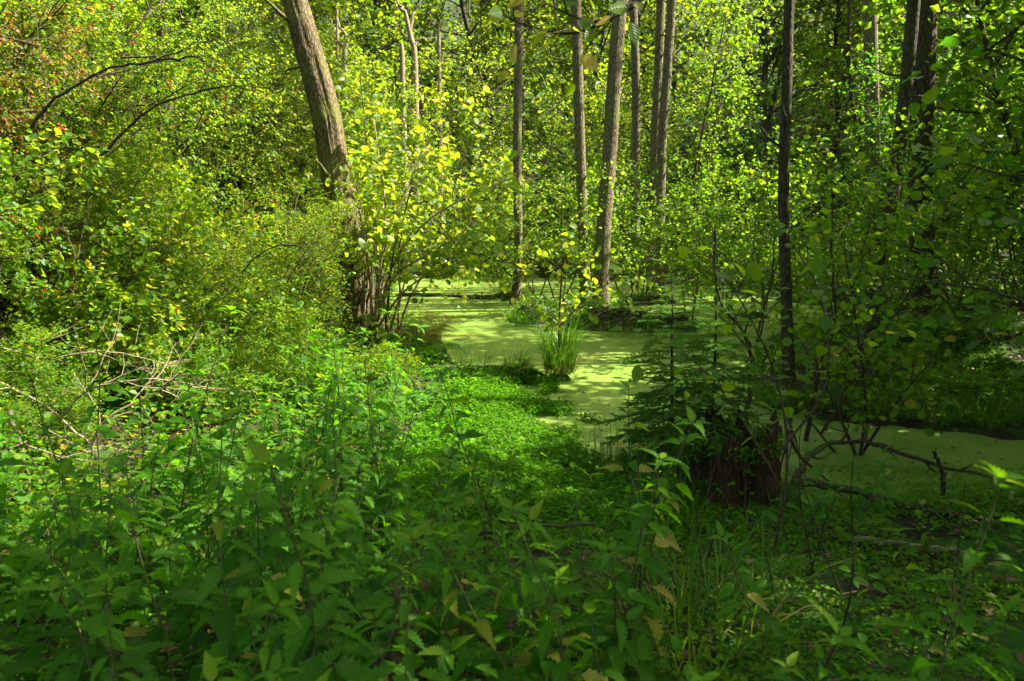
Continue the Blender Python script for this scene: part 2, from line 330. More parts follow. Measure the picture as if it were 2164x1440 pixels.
# ------------------------------------------------------------------ ground and pond
POND = np.array([(-3.6, 22.6), (-2.9, 17), (-2.0, 14), (-1.2, 12), (-.9, 10.2), (-.75, 9.5), (.1, 9.1), (.3, 7.8), (.35, 6.6), (.7, 5.6), (1.2, 5.5), (1.25, 6.1), (2.1, 6.2), (2.35, 5.6), (2.3, 5.1), (3.4, 5.2), (4.4, 5.4), (6.5, 5.3), (9, 5.2),
                 (9, 6.1), (5.0, 6.7), (4.4, 6.95), (3.8, 7.2), (3.2, 7.4), (2.9, 8.2), (3.1, 9.5), (3.7, 10.8), (4.4, 12), (6, 13), (7, 16), (5, 20), (2, 22), (-.7, 22.6), (-2.7, 23.2)])
def sdf(x, y):
    P = np.stack([x, y], -1); d = np.full(x.shape, 1e9); ins = np.zeros(x.shape, bool)
    for a, b in zip(POND, np.roll(POND, -1, 0)):
        e = b - a; t = np.clip(((P - a) @ e) / (e @ e), 0, 1); d = np.minimum(d, np.linalg.norm(P - a - t[..., None] * e, axis=-1))
        c = ((a[1] <= y) & (b[1] > y)) | ((b[1] <= y) & (a[1] > y))
        ins ^= c & (x < a[0] + (y - a[1]) / (e[1] if abs(e[1]) > 1e-9 else 1e-9) * e[0])
    return np.where(ins, -d, d)
HUM = [(.45, 14.1, .75, .75), (1.5, 13.3, .6, .58), (2.3, 13.1, .7, .6), (3.2, 13.1, .65, .56), (1.8, 15.2, 1.3, .6), (.15, 17.2, .8, .55), (-1.35, 22.2, .8, .6), (3.3, 17, 1.2, .6), (.64, 9.2, .33, .52), (.08, 9.35, .3, .3),
       (4.7, 9.5, .7, .22), (6.3, 11.2, 1.3, .35), (5.0, 14.6, .8, .5)]
def hgt(x, y):
    x = np.asarray(x, float); y = np.asarray(y, float); shp = np.broadcast(x, y).shape
    x = np.broadcast_to(x, shp); y = np.broadcast_to(y, shp)
    d = sdf(x, y); P = np.stack([x, y, 0 * x], -1).reshape(-1, 3); n = (fbm(P, .9, 4).reshape(shp) - .5)
    d = d + n * .35 + (fbm(P, 4.5, 3).reshape(shp) - .5) * .28
    h = np.where(d < 0, -.4 * sstep(0, .5, -d), .05 * sstep(0, .12, d) + .13 * sstep(.1, 2.2, d))
    land = sstep(0, 1.2, d)
    h = h + land * (.6 * sstep(4.6, 1.2, y) + .38 * sstep(-1.2, -4, x) * sstep(16, 8, y) + .25 * n)
    for hx, hy, r, a in HUM: h = h + a * np.exp(-((x - hx) ** 2 + (y - hy) ** 2) / r ** 2 * 1.2)
    r = np.hypot(x - 1.5, (y - 13) * 1.0); h = h + .40 * np.maximum(0, r - 16) * sstep(4, 12, y) * sstep(16, 24, r)
    h = h + 4.0 * sstep(14, 25, x + 1.2 * n) * sstep(48, 34, y)  # ridge raised on the right to shade that side of the wood
    h = h + .12 * np.maximum(0, r - 18) * sstep(12, 4, y)
    return h
def gz(x, y): return float(hgt(np.array([x]), np.array([y]))[0])

ax = np.concatenate([np.linspace(-90, -14, 26)[:-1], np.linspace(-14, -5, 46)[:-1], np.linspace(-5, 7, 200)[:-1], np.linspace(7, 14, 46)[:-1], np.linspace(14, 90, 26)])
ay = np.concatenate([np.linspace(-45, -1, 26)[:-1], np.linspace(-1, 15, 250)[:-1], np.linspace(15, 26, 90)[:-1], np.linspace(26, 110, 40)])
X, Y = np.meshgrid(ax, ay); Z = hgt(X, Y)
Zf = fbm(np.stack([X, Y, 0 * X], -1).reshape(-1, 3), 6, 3).reshape(X.shape) - .5
Z = Z + .05 * Zf * (Z > .01)
g = Geo(); nx, ny = len(ax), len(ay); i = (np.arange(ny - 1)[:, None] * nx + np.arange(nx - 1)[None]).ravel()
g.add(np.stack([X, Y, Z], -1).reshape(-1, 3), np.stack([i, i + 1, i + nx + 1, i + nx], 1))
ground = tag(obj('ground', g.mesh('ground', M['ground'], True)), 'dark forest floor of mossy soil around the pond', kind='structure')
g = Geo(); g.add([(-6, 4.2, 0), (10.5, 4.2, 0), (10.5, 25, 0), (-6, 25, 0)], [[0, 1, 2, 3]])
tag(obj('pond_water', g.mesh('pond_water', M['duckweed'])), 'still pond covered with yellow-green duckweed', kind='structure')

# ------------------------------------------------------------------ trunks
def trunk_mesh(name, pts, rad, m, sides=20, ridge=.10, seed=0, flare=0.0):
    """bark-ridged trunk through pts with radii rad (same length)"""
    n = max(24, int(np.linalg.norm(np.diff(pts, axis=0), axis=1).sum() * 9)); P = spline(pts, n); R = np.interp(np.linspace(0, 1, n), np.linspace(0, 1, len(rad)), rad)
    d = norm(np.gradient(P, axis=0)); s = norm(np.cross(d, (0, 1., 0))); t = np.cross(d, s); a = np.arange(sides) * TAU / sides
    zz = (P[:, 2] - P[0, 2])[:, None] + 0 * a[None]
    fl = 1 + flare * np.exp(-zz / .35) * (.6 + .8 * vnoise(np.stack([np.cos(a) * 1.6 + seed, np.sin(a) * 1.6, a * 0], 1))[None])
    q = np.stack([np.cos(a)[None] * 3 + 0 * zz + seed * 3.1, np.sin(a)[None] * 3 + 0 * zz, zz * .5], -1).reshape(-1, 3)
    q2 = np.stack([np.cos(a)[None] * 7 + 0 * zz + seed, np.sin(a)[None] * 7 + 0 * zz, zz * 2.2], -1).reshape(-1, 3)
    nz = (vnoise(q) - .5).reshape(zz.shape) * ridge * 1.2 + (abs(vnoise(q2) - .5)).reshape(zz.shape) * -ridge * 1.6
    RR = R[:, None] * (fl + nz)
    V = P[:, None] + RR[..., None] * (np.cos(a)[None, :, None] * s[:, None] + np.sin(a)[None, :, None] * t[:, None])
    g = Geo(); i = np.arange(n - 1)[:, None] * sides; k = np.arange(sides)[None]; k2 = (k + 1) % sides
    g.add((V - P[0]).reshape(-1, 3), np.stack([i + k, i + k2, i + sides + k2, i + sides + k], -1).reshape(-1, 4))
    return g.mesh(name, m, True), P

def crown_proto(name, seed, H, Rr, nl, tpl, size, m, wood=True, bare=.0):
    """limbs spreading from the origin upwards, with leaves"""
    rng = np.random.default_rng(seed); st = path(rng, (0, 0, 0), (0, 0, 1), H, 8, .05, .1)
    stem = [(st, np.linspace(.09, .02, 9))]
    l1 = branch(rng, stem, 16, (Rr * .7, Rr * 1.05), (.7, 1.3), .14, .05, 6, .05, .05)
    l2 = branch(rng, l1, 6, (.7, 1.5), (.5, 1.1), .16, .03, 4, .018)
    l3 = branch(rng, l2, 4, (.4, .8), (.4, 1.0), .2, 0, 3, .007)
    wg = Geo()
    for p, r in stem + l1: tube(wg, p, r, 5)
    for p, r in l2: tube(wg, p, r, 3)
    tw = [p for p, r in l3] + [p[1:] for p, r in l2]
    P, A, Nn = twig_leaves(rng, tw, .07); k = rng.permutation(len(P))[:nl]; n = len(k)
    P = P[k] + rng.normal(0, .06, (n, 3))
    lg = Geo(); put_leaves(lg, tpl, P, A[k], Nn[k], size * rng.uniform(.7, 1.25, n), rng.random(n))
    return wg.mesh(name + '_limbs', M['bark_dark']), lg.mesh(name + '_leaves', m)
CROWN = [crown_proto('crown', 30 + k, 7, 3.2, 9000, TL['small'], .16, M['leaf_alder']) for k in range(2)]
THIN = [crown_proto('thin_crown', 40 + k, 5, 2.4, 3200, TL['small'], .13, M['leaf_light']) for k in range(2)]

def tree(label, pix, Yd, r0, r1, m='bark_grey', top=12.0, crown=None, cz=None, csc=1.0, name='alder_tree', flare=.45, group=None, sides=18, ridge=.1, seed=None, baseY=None):
    """pix: sightline pixels from base to frame top at distance Yd; the trunk goes on above the frame"""
    P = [dp(u, v, Yd) for u, v in pix]; b = P[0]; z0 = gz(b[0], b[1]) - .08
    P[0] = np.array((b[0], b[1], z0)); d = P[-1] - P[-2]; d = d / np.linalg.norm(d)
    while P[-1][2] < top: d = d * .8 + np.array((0, 0, .2)); d /= np.linalg.norm(d); P.append(P[-1] + d * 1.6)
    P = np.array(P); seed = seed if seed is not None else int(pix[0][0])
    t = thing(name, label, 'tree', P[0], group=group)
    me, PP = trunk_mesh('trunk', P, np.linspace(r0, r1, len(P)), M[m], sides, ridge, seed, flare); obj('trunk', me, t)
    rs = np.random.default_rng(seed)
    for _ in range(rs.integers(4, 8)):
        i = rs.integers(int(len(PP) * .08), int(len(PP) * .6)); a = rs.random() * TAU; r_ = np.interp(i / len(PP), [0, 1], [r0, r1]); dd = np.array((math.cos(a), math.sin(a), .35)); g = Geo(); q = path(rs, PP[i] - P[0] + dd * r_ * .6, dd, r_ + rs.uniform(.12, .7), 6, .18, .04)
        tube(g, q, np.linspace(r_ * .16 + .006, .004, 7), 6); obj('dead_stub', g.mesh('dead_stub', M[m], True), t)
    if crown is not None:
        cp = P[-1] if cz is None else PP[np.argmin(abs(PP[:, 2] - cz))]
        cw, cl = crown; M4 = Matrix.Translation(Vector(cp - P[0])) @ Matrix.Rotation(seed % 7, 4, 'Z') @ Matrix.Scale(csc, 4)
        obj('limbs', cw, t, M4); obj('crown', cl, t, M4)
    return t, PP

# ---- the big trunks named by where they stand
main, mainP = tree('thick rough-barked trunk leaning left out of the shrubs on the pond bank', [(772, 740), (748, 560), (712, 400), (690, 250), (648, 90), (622, 0)], 11.4, .265, .085, 'bark', 17, THIN[0], None, 1.0, flare=.5, sides=64, ridge=.16)
tree('slim pale trunk left of the pair in the swamp, rising straight from its hummock', [(1085, 660), (1095, 560), (1093, 330), (1098, 0)], 16.5, .11, .075, 'bark_grey', 17, THIN[1], 14)
tree('straight grey trunk beside the curved one in the middle of the swamp', [(1238, 650), (1232, 500), (1224, 250), (1217, 0)], 15.5, .12, .085, 'bark_grey', 17, THIN[0], 14)
tree('curved grey-brown trunk bending right at the top in the middle of the swamp', [(1268, 650), (1276, 480), (1290, 300), (1300, 130), (1312, 0)], 14.8, .16, .09, 'bark_grey', 17, THIN[1], 14, sides=28)
tree('thin straight trunk just right of the curved swamp trunk', [(1342, 640), (1342, 400), (1344, 200), (1338, 0)], 19.5, .12, .09, 'bark_grey', 17, THIN[0], 14)
tree('darker trunk of the close double pair right of centre', [(1376, 630), (1382, 350), (1390, 180), (1397, 0)], 19, .125, .09, 'bark_grey', 17, THIN[1], 14)
tree('lighter right-hand trunk of the close double pair right of centre', [(1394, 630), (1398, 330), (1410, 150), (1420, 0)], 18.4, .125, .09, 'bark_grey', 17, THIN[0], 14)
tree('slender dark young alder behind the stump', [(1668, 880), (1662, 640), (1656, 420), (1662, 200), (1668, 0)], 8.0, .07, .04, 'bark_dark', 8, CROWN[0], 5.6, .55, flare=.3)
tree('pale trunk glimpsed between the dark right-hand trees', [(1850, 640), (1846, 400), (1842, 200), (1838, 0)], 17, .16, .12, 'bark_grey', 17, CROWN[1], 15)
tree('dark sinuous trunk leaning right in front of the thickest right-hand tree', [(1838, 760), (1848, 600), (1888, 400), (1915, 180), (1932, 0)], 10.6, .10, .07, 'bark_dark', 8.5, CROWN[0], 6.0, .45, flare=.6)
tree('thickest dark trunk with a ferny root mound on the right bank', [(1950, 760), (1952, 600), (1944, 400), (1950, 200), (1960, 0)], 11.6, .20, .12, 'bark_dark', 9, CROWN[1], 5.6, .5, flare=.7, sides=32, ridge=.14)
tree('pale slanting trunk, the longer of two leaning at upper right', [(1965, 560), (1995, 330), (2030, 200), (2070, 60), (2090, 0)], 17, .15, .11, 'bark_grey', 16, CROWN[0], 15)
tree('pale slanting trunk, the shorter of two leaning at upper right', [(1940, 560), (1972, 320), (1990, 180), (2015, 0)], 18.5, .13, .1, 'bark_grey', 16, CROWN[1], 15)
tree('dim brown trunk half hidden by hawthorn leaves at upper left', [(372, 640), (368, 420), (352, 180), (340, 0)], 13, .12, .09, 'bark_dark', 15, THIN[1], 13)

def snag(label, pix, Yd, r0, forks, seed, name='dead_tree'):
    rng = np.random.default_rng(seed); P = [dp(u, v, Yd) for u, v in pix]; P[0][2] = gz(P[0][0], P[0][1]) - .1; P = np.array(P)
    t = thing(name, label, 'tree', P[0]); me, PP = trunk_mesh('trunk', P, np.linspace(r0, r0 * .45, len(P)), M['twig_pale'], 10, .08, seed, .2); obj('trunk', me, t)
    for fk in forks:
        q = np.array([dp(u, v, Yd + .1 * k) for k, (u, v) in enumerate(fk)]) - P[0]; g = Geo(); s = spline(q, 14); s[1:] += rng.normal(0, .02, s[1:].shape)
        tube(g, s, np.linspace(r0 * .4, r0 * .1, 14), 6); obj('limb', g.mesh('limb', M['twig_pale'], True), t)
snag('tall bare dead tree forking near the top above the pond end', [(882, 600), (880, 480), (879, 280), (876, 120), (868, 80), (857, 30)], 24, .15, [[(857, 30), (840, 5), (815, -20)], [(868, 75), (875, 25), (905, -10)], [(877, 98), (888, 82), (910, 84)], [(879, 300), (868, 260), (866, 235)]], 3)
snag('bare dead tree with a snapped top beside the forking one', [(858, 600), (856, 420), (852, 250), (850, 130), (848, 92)], 23.3, .14, [[(854, 260), (846, 180), (844, 150)]], 4)
snag('pale dead stem with a crooked fork right of the leaning trunk', [(735, 520), (730, 320), (728, 130), (735, 78)], 22, .13, [[(735, 80), (718, 55), (712, 35)], [(729, 100), (706, 85), (690, 78)], [(729, 135), (745, 134), (752, 132)]], 5)
snag('dark dead stem close behind the crookedly forked one', [(716, 520), (714, 320), (713, 130), (712, 20)], 24, .10, [[(713, 90), (705, 60), (700, 40)]], 6)
snag('faint dead pole behind the foliage right of the forking dead tree', [(932, 560), (930, 300), (928, 150), (927, 50)], 30, .13, [[(928, 150), (935, 120), (940, 110)]], 8)

# shoots at the foot of the leaning trunk
rng = np.random.default_rng(11)
for k in range(9):
    g = Geo(); a = rng.uniform(-.9, .9); p0 = np.array((rng.uniform(-.05, .5), -.35 - .1 * rng.random(), rng.uniform(0, .3)))
    s = path(rng, p0, (.12 + .2 * rng.random(), -.05, 1), rng.uniform(1.0, 2.2), 10, .09, .12); tube(g, s, np.linspace(rng.uniform(.014, .03), .006, 11), 5)
    obj('shoot', g.mesh('shoot', M['twig_pale' if k % 2 else 'twig'], True), main)

# ------------------------------------------------------------------ leafy woody plants: prototypes
def plant_proto(key, seed, nstem, H, spread, levels, tpl, size, m, step, flat=.72, wood='twig', r0=.03, arch=0.0, berries=0, maxl=10**9, cluster=1):
    rng = np.random.default_rng(seed); stems = []
    for k in range(nstem):
        a = k * TAU / nstem + rng.normal(0, .4); tilt = spread * rng.uniform(.4, 1.1)
        d = (math.cos(a) * tilt, math.sin(a) * tilt, 1); p = path(rng, (.05 * math.cos(a), .05 * math.sin(a), 0), d, H * rng.uniform(.75, 1.1), 12, .09, .02 - arch)
        stems.append((p, np.linspace(r0 * rng.uniform(.7, 1.1), r0 * .2, 13)))
    lev = [stems]
    for n, L, ang, r, up in levels: lev.append(branch(rng, lev[-1], n, L, ang, .15, up, 5 if len(lev) < 2 else 3, r, .2 if len(lev) == 1 else .15))
    wg = Geo()
    for i, lv in enumerate(lev):
        for p, r in lv: tube(wg, p, r, 6 if i == 0 else (4 if i == 1 else 3))
    tw = [p for p, r in lev[-1]] + [p[1:] for p, r in lev[-2]]
    P, A, Nn = twig_leaves(rng, tw, step, flat)
    if len(P) > maxl: k = rng.permutation(len(P))[:maxl]; P, A, Nn = P[k], A[k], Nn[k]
    n = len(P); lg = Geo(); put_leaves(lg, tpl, P, A, Nn, size * rng.uniform(.45, 1.35, n), rng.random(n))
    out = [('branches', wg.mesh(key + '_wood', M[wood], True)), ('foliage', lg.mesh(key + '_leaves', m))]
    if berries:
        bg_ = Geo(); O = np.array([(0, 0, 1), (0, 0, -1), (1, 0, 0), (0, 1, 0), (-1, 0, 0), (0, -1, 0)], float); Fo = [[0, 2, 3], [0, 3, 4], [0, 4, 5], [0, 5, 2], [1, 3, 2], [1, 4, 3], [1, 5, 4], [1, 2, 5]]
        for c in P[rng.permutation(n)[:berries]]:
            for j in range(rng.integers(2, 5)): bg_.add(c + rng.normal(0, .018, 3) + O * rng.uniform(.011, .016), Fo)
        out.append(('berries', bg_.mesh(key + '_berries', M['berry'], True)))
    return out
def place(proto, name, label, cat, loc, rz, sc=1, group=None, tilt=(0, 0), leafm=None):
    t = thing(name, label, cat, loc, rz, sc, group, tilt)
    for nm, me in proto:
        o = obj(nm, me, t)
        if nm == 'foliage' and leafm: remat(o, M[leafm])
    return t
HAW = [plant_proto('hawthorn', 50 + k, 6, 4.6, .55, [(11, (1.0, 2.0), (.5, 1.2), .018, .0), (8, (.4, .9), (.5, 1.2), .008, -.01), (5, (.15, .4), (.5, 1.1), .003, 0)], TL['small'], .042, M['leaf_haw'], .030, .5, 'twig', .045, .02, 150, 36000) for k in range(3)]
HAWL = [plant_proto('low_hawthorn', 55 + k, 9, 2.1, .9, [(9, (.6, 1.1), (.5, 1.2), .010, .0), (7, (.3, .6), (.5, 1.2), .005, -.01), (4, (.12, .3), (.5, 1.1), .003, 0)], TL['small'], .062, M['leaf_haw'], .04, .45, 'twig', .02, .04, 40, 15000) for k in range(2)]
SAP = [plant_proto('sapling', 60 + k, 3, 3.2, .28, [(12, (.6, 1.2), (.7, 1.3), .008, .02), (6, (.25, .55), (.5, 1.1), .004, 0)], TL['round'], .07, M['leaf_alder'], .06, .5, 'twig', .02) for k in range(4)]
YNG = [plant_proto('young', 70 + k, 2, 7.0, .16, [(20, (1.0, 2.0), (.7, 1.25), .015, .02), (7, (.4, .9), (.5, 1.1), .006, 0), (4, (.2, .4), (.5, 1.1), .003, 0)], TL['small'], .085, M['leaf_light'], .075, .65, 'twig', .05, 0, 0, 14000) for k in range(3)]
HILL = [plant_proto('hill', 80 + k, 1, 15, .05, [(26, (2.2, 4.2), (.7, 1.3), .05, .03), (8, (.9, 1.7), (.5, 1.1), .02, .01), (4, (.4, .8), (.5, 1.1), .008, 0)], TL['far'], .26, M['leaf_far'], .16, .55, 'bark_dark', .20, 0, 0, 20000) for k in range(3)]

rng = np.random.default_rng(5)
# hawthorn thicket on the left bank
haw = [(-5.7, 8.3, 1.0, 'berried hawthorn shrub nearest the leaning trunk, its arching limbs dark'), (-6.3, 7.6, 1.0, 'berried hawthorn shrub with a thick slanting stem at far left'), (-6.6, 10.8, 1.15, 'hawthorn shrub behind the thick slanting stem on the left bank'),
       (-8.2, 9.8, 1.2, 'hawthorn shrub deep in the shade of the left edge'), (-5.0, 14.0, 1.1, 'hawthorn shrub just behind the leaning trunk'), (-7.2, 13.2, 1.35, 'tall sunlit hawthorn behind the berried thicket'), (-4.6, 6.3, .62, 'low hawthorn bush above the dry twigs at left'), (-9.5, 12.5, 1.3, 'outermost tall hawthorn on the left edge'), (-6.0, 16.6, 1.35, 'sunlit hawthorn farthest back on the left bank'), (-3.1, 9.2, .45, 'small hawthorn with red berries at the foot of the leaning trunk')]
for k, (x, y, s, lb) in enumerate(haw): place(HAW[k % 3], 'hawthorn_shrub', lb, 'shrub', (x, y, gz(x, y) - .05), rng.random() * TAU, s, 'hawthorn thicket on the left bank', leafm='leaf_light' if y > 13 else None)  # rear hawthorns get a lighter leaf colour to strengthen their sunlit look
for k, (x, y, s, lb) in enumerate([(-3.4, 7.0, .65, 'low berried hawthorn bush right behind the nettle patch'), (-3.0, 8.3, .5, 'low hawthorn bush left of the rusty fern'), (-4.5, 7.2, 1.0, 'low hawthorn bush beneath the slanting dark stem'), (-5.6, 6.4, 1.1, 'low hawthorn bush behind the stake at left'), (-4.3, 10.2, 1.0, 'low hawthorn bush left of the leaning trunk base'), (-1.55, 8.3, .24, 'knee-high hawthorn with red berries below the rusty ferns'), (-2.2, 7.3, .3, 'knee-high hawthorn between the nettles and the leaning trunk'), (-3.5, 5.2, .3, 'knee-high hawthorn under the dry twigs at left'), (-4.4, 5.6, .45, 'knee-high hawthorn in front of the stake'), (-2.7, 6.2, .35, 'knee-high hawthorn right of the dry twigs'), (-6.8, 10.4, 1.3, 'low hawthorn bush deep in the left thicket')]):
    place(HAWL[k % 2], 'hawthorn_bush', lb, 'shrub', (x, y, gz(x, y) - .05), rng.random() * TAU, s, 'low hawthorn bushes on the left bank')
place(HAW[1], 'rust_leaved_shrub', 'rust and orange leaved shrub arching over the hawthorn at upper left', 'shrub', (-5.2, 7.3, gz(-5.2, 7.3)), 1.0, (.8, .7, .95), None, (0, 0), 'leaf_rust')

def by_px(u, v, Yd): q = dp(u, v, Yd); return q[0], q[1]
# understory around and behind the pond
yl = ['sunlit young tree %s' % s for s in ('at the left end of the pond', 'behind the dead snags', 'behind the slim pale trunk', 'between the straight and the curved trunk', 'right of the double trunks', 'behind the leaning trunk', 'left of the forking dead tree', 'over the far end of the pond',
      'behind the slender dark alder', 'behind the thickest right-hand tree', 'at the upper left behind the hawthorn', 'at the right edge beyond the ferns', 'far behind the curved trunk', 'deep behind the double trunks', 'beside the pale slanting trunks', 'behind the hawthorn at the left edge')]
yl += ['bright young tree %s' % s for s in ('in the gap left of the leaning trunk', 'second from the leaning trunk on the left', 'above the hawthorn thicket', 'in the far left corner of the wood', 'over the left shore behind the leaning trunk')]
yp = [(-3.8, 25), (-6.2, 25.5), (-.6, 25.5), (2.4, 23.5), (5.2, 20), (-5.2, 19), (-4.6, 28), (-1.8, 27.5), (8.0, 16), (10, 17), (-9, 17), (12.5, 16), (3.8, 27), (7.2, 24), (12, 21), (-12, 18), (-4.9, 16.4), (-7.0, 18.5), (-8.0, 15.2), (-10.5, 21), (-4.0, 20.5)]
for k, ((x, y), lb) in enumerate(zip(yp, yl)): place(YNG[k % 3], 'young_tree', lb, 'tree', (x, y, gz(x, y) - .05), rng.random() * TAU, rng.uniform(.85, 1.15), 'young trees round the pond', leafm=None if x < 5 else ('leaf_alder' if x < 7 else 'leaf_dark'))  # leaf colour darkened towards the right to deepen the shade there
sp = [(-.15, 16.4), (.6, 17.6), (1.6, 16.8), (2.5, 15.6), (3.1, 16.6), (-1.3, 23.2), (.3, 23.4), (1.5, 23.0), (3.2, 21.5), (4.6, 18), (5.3, 15), (4.4, 14.2), (6.5, 13.6), (7.7, 12.2), (8.9, 14), (-4.2, 22), (-4.4, 19.8), (-3.9, 17.2), (-3.4, 24), (2.6, 24.5), (5.8, 22), (7.5, 19), (10.5, 12.8), (9.6, 10.8), (3.4, 13.4), (1.0, 14.6), (5.9, 17.4), (11.5, 14.5), (7.2, 9.6)]
sl = ['waist-high alder sapling growing %s' % s for s in ('by the slim pale trunk', 'behind the slim pale trunk', 'between the two grey middle trunks', 'at the foot of the curved trunk', 'just behind the curved trunk', 'on the small far-left islet', 'at the far pond end', 'far behind the straight trunk', 'behind the thin straight trunk', 'at the foot of the double trunks', 'right of the middle hummocks', 'behind the low middle hummock', 'left of the thickest right-hand tree', 'right of the thickest tree', 'behind the ferny root mound',
      'on the far left shore', 'on the left shore past the log', 'on the left shore before the log', 'at the far left corner of the pond', 'far beyond the curved trunk', 'far beyond the double trunks', 'among the right-hand pale trunks', 'on the right beyond the ferns', 'at the right edge above the mossy flat', 'on the rightmost middle hummock', 'on the hummock before the straight trunk', 'behind the double trunks on the right', 'at the right edge in deep shade', 'over the litter on the right flat')]
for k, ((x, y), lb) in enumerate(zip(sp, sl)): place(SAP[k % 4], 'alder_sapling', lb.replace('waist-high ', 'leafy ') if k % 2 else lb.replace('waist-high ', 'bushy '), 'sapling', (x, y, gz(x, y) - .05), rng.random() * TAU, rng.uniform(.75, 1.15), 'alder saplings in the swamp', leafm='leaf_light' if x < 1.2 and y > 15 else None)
# nearer saplings on the right that hang over the stump and the channel
for (x, y, s, lb, tl) in [(3.05, 7.1, .95, 'alder sapling leaning over the stump with large round leaves', (.05, -.15)), (4.3, 8.6, 1.0, 'alder sapling at the edge of the grassy bank', (0, -.1)),
                          (3.9, 11.2, 1.0, 'alder sapling on the shore behind the slender dark alder', (0, 0)), (7.6, 10.6, 1.2, 'alder sapling at the right edge beside the fern bank', (0, 0))]:
    place(SAP[int(x * 10) % 4], 'alder_sapling', lb, 'sapling', (x, y, gz(x, y) - .05), rng.random() * TAU, s, 'alder saplings near the stump', tl, 'leaf_alder')
# hillside wood
n = 0; pts = []
while n < 64:
    y = rng.uniform(27, 62); x = rng.uniform(-.95, .95) * y
    if all((x - a) ** 2 + (y - b) ** 2 > 3.2 ** 2 for a, b in pts): pts.append((x, y)); n += 1
for a in np.linspace(-.5, .5, 9): pts.append((15 + 4 * rng.random() + abs(a) * 4, 16 + a * 24)); pts.append((-14 - 4 * rng.random(), 14 + a * 20))
pts += [(-4.2, 38), (-6.5, 46), (-9, 54), (-3, 56), (3, 60), (-14, 60), (9, 63), (16, 62), (-20, 63), (-7, 66), (24, 60), (-27, 62), (1, 68)]
for a in np.linspace(-4, 34, 9): pts += [(18.5 + 2 * rng.random(), a + 3 * rng.random()), (23.5 + 2.5 * rng.random(), a + 2 + 3 * rng.random())]  # trees added along the right ridge to shade the wood below
for k, (x, y) in enumerate(pts):
    q = x / max(y, 1); zn = 'behind the hawthorn thicket' if q < -.32 else ('above the dead trees at the pond end' if q < -.02 else ('behind the straight middle trunks' if q < .28 else 'behind the dark right-hand trees'))
    place(HILL[k % 3], 'hillside_tree', 'leafy tree of the hillside wood ' + zn, 'tree', (x, y, gz(x, y) - .1), rng.random() * TAU, rng.uniform(.75, 1.15) if y > 26 or x < 0 else rng.uniform(.6, .8), 'hillside trees ' + zn)
# trees added beside and behind the view, mostly outside it, to shade the bank
for k, (x, y, s) in enumerate([(6.7, 4.7, .62), (10.2, 6.7, .68), (8.1, 11, .55), (8.9, 7.4, .62), (6.7, 8.8, .5), (7.4, 6.6, .62), (8.4, 9.4, .6), (9.4, 12.6, .58), (9.3, 4.4, .72), (10.5, 8, .76), (10.6, 11.5, .70), (11, 15, .70), (11.5, 19, .70), (12, 23, .70), (7.2, .8, .95), (2.5, -5, .85), (-4, -5, .9), (14, 6, .85), (13, 1, 1.0)]):
    place(HILL[k % 3], 'added_shade_tree', 'tall leafy tree added along the right side to shade the bank', 'tree', (x, y, gz(x, y) - .1), rng.random() * TAU, s, 'added trees shading the near bank', leafm='leaf_alder')

for k, (x, y, cz_, sc_, ox, oy) in enumerate([(1.9, -1.3, 5.2, 1.25, 0, .8), (-2.2, -1.0, 5.4, 1.25, 0, .5), (5.2, 1.2, 5.0, 1.3, -1.6, .8), (-5.0, 1.2, 5.6, 1.2, .8, 0), (-1.0, -3.5, 5.0, 1.3, 0, 0), (-5.6, 3.6, 5.6, 1.0, .6, 0), (5.9, 2.4, 6.4, .7, -1.0, 0)]):  # unseen trees whose crowns are added to darken the foreground
    t = thing('added_shade_tree', 'unseen tall leafy tree added close around the viewpoint for shade', 'tree', (x, y, gz(x, y) - .1), group='added shade trees over the viewpoint'); P = np.array([(0, 0, 0), (ox * .1, oy * .1, 2.2), (ox * .5, oy * .5, 4), (ox, oy, cz_ + 1.5)]); obj('trunk', trunk_mesh('trunk', P, [.2, .16, .13, .1], M['bark_dark'], 16, .1, k, .5)[0], t)
    M4 = Matrix.Translation((ox * .95, oy * .95, cz_)) @ Matrix.Rotation(k * 1.3, 4, 'Z') @ Matrix.Scale(sc_, 4); obj('limbs', CROWN[k % 2][0], t, M4); obj('crown', CROWN[k % 2][1], t, M4)

# ------------------------------------------------------------------ plants whose single leaves show: every leaf its own part
def leaf_mesh(key, tpl, m, lv):
    g = Geo(); g.add(tpl[0], tpl[1], lv, tpl[0]); return g.mesh(key, m, True)
LM = {}
for nm, tp in (('round', 'round'), ('oval', 'oval')):
    for mm in ('leaf_alder', 'leaf_light', 'leaf_dark', 'leaf_yellow'): LM[nm, mm] = [leaf_mesh('leaf', TL[tp], M[mm], q) for q in (.1, .4, .7, .95)]
NT = [leaf_nettle(8, f, b) for f, b in ((.3, .35), (.15, .6), (.45, .2))]
LM['nettle'] = [leaf_mesh('leaf', NT[k % 3], M['nettle'], q) for k, q in enumerate((.1, .3, .5, .65, .8, .95))]
LM['nettle_y'] = [leaf_mesh('leaf', NT[k], M['leaf_yellow'], q) for k, q in enumerate((.35, .6, .95))]
def frame4(p, axis, nrm, s):
    y = Vector(axis).normalized(); z = Vector(nrm); z = (z - y * z.dot(y)).normalized(); x = y.cross(z)
    return Matrix(((x.x * s, y.x * s, z.x * s, p[0]), (x.y * s, y.y * s, z.y * s, p[1]), (x.z * s, y.z * s, z.z * s, p[2]), (0, 0, 0, 1)))
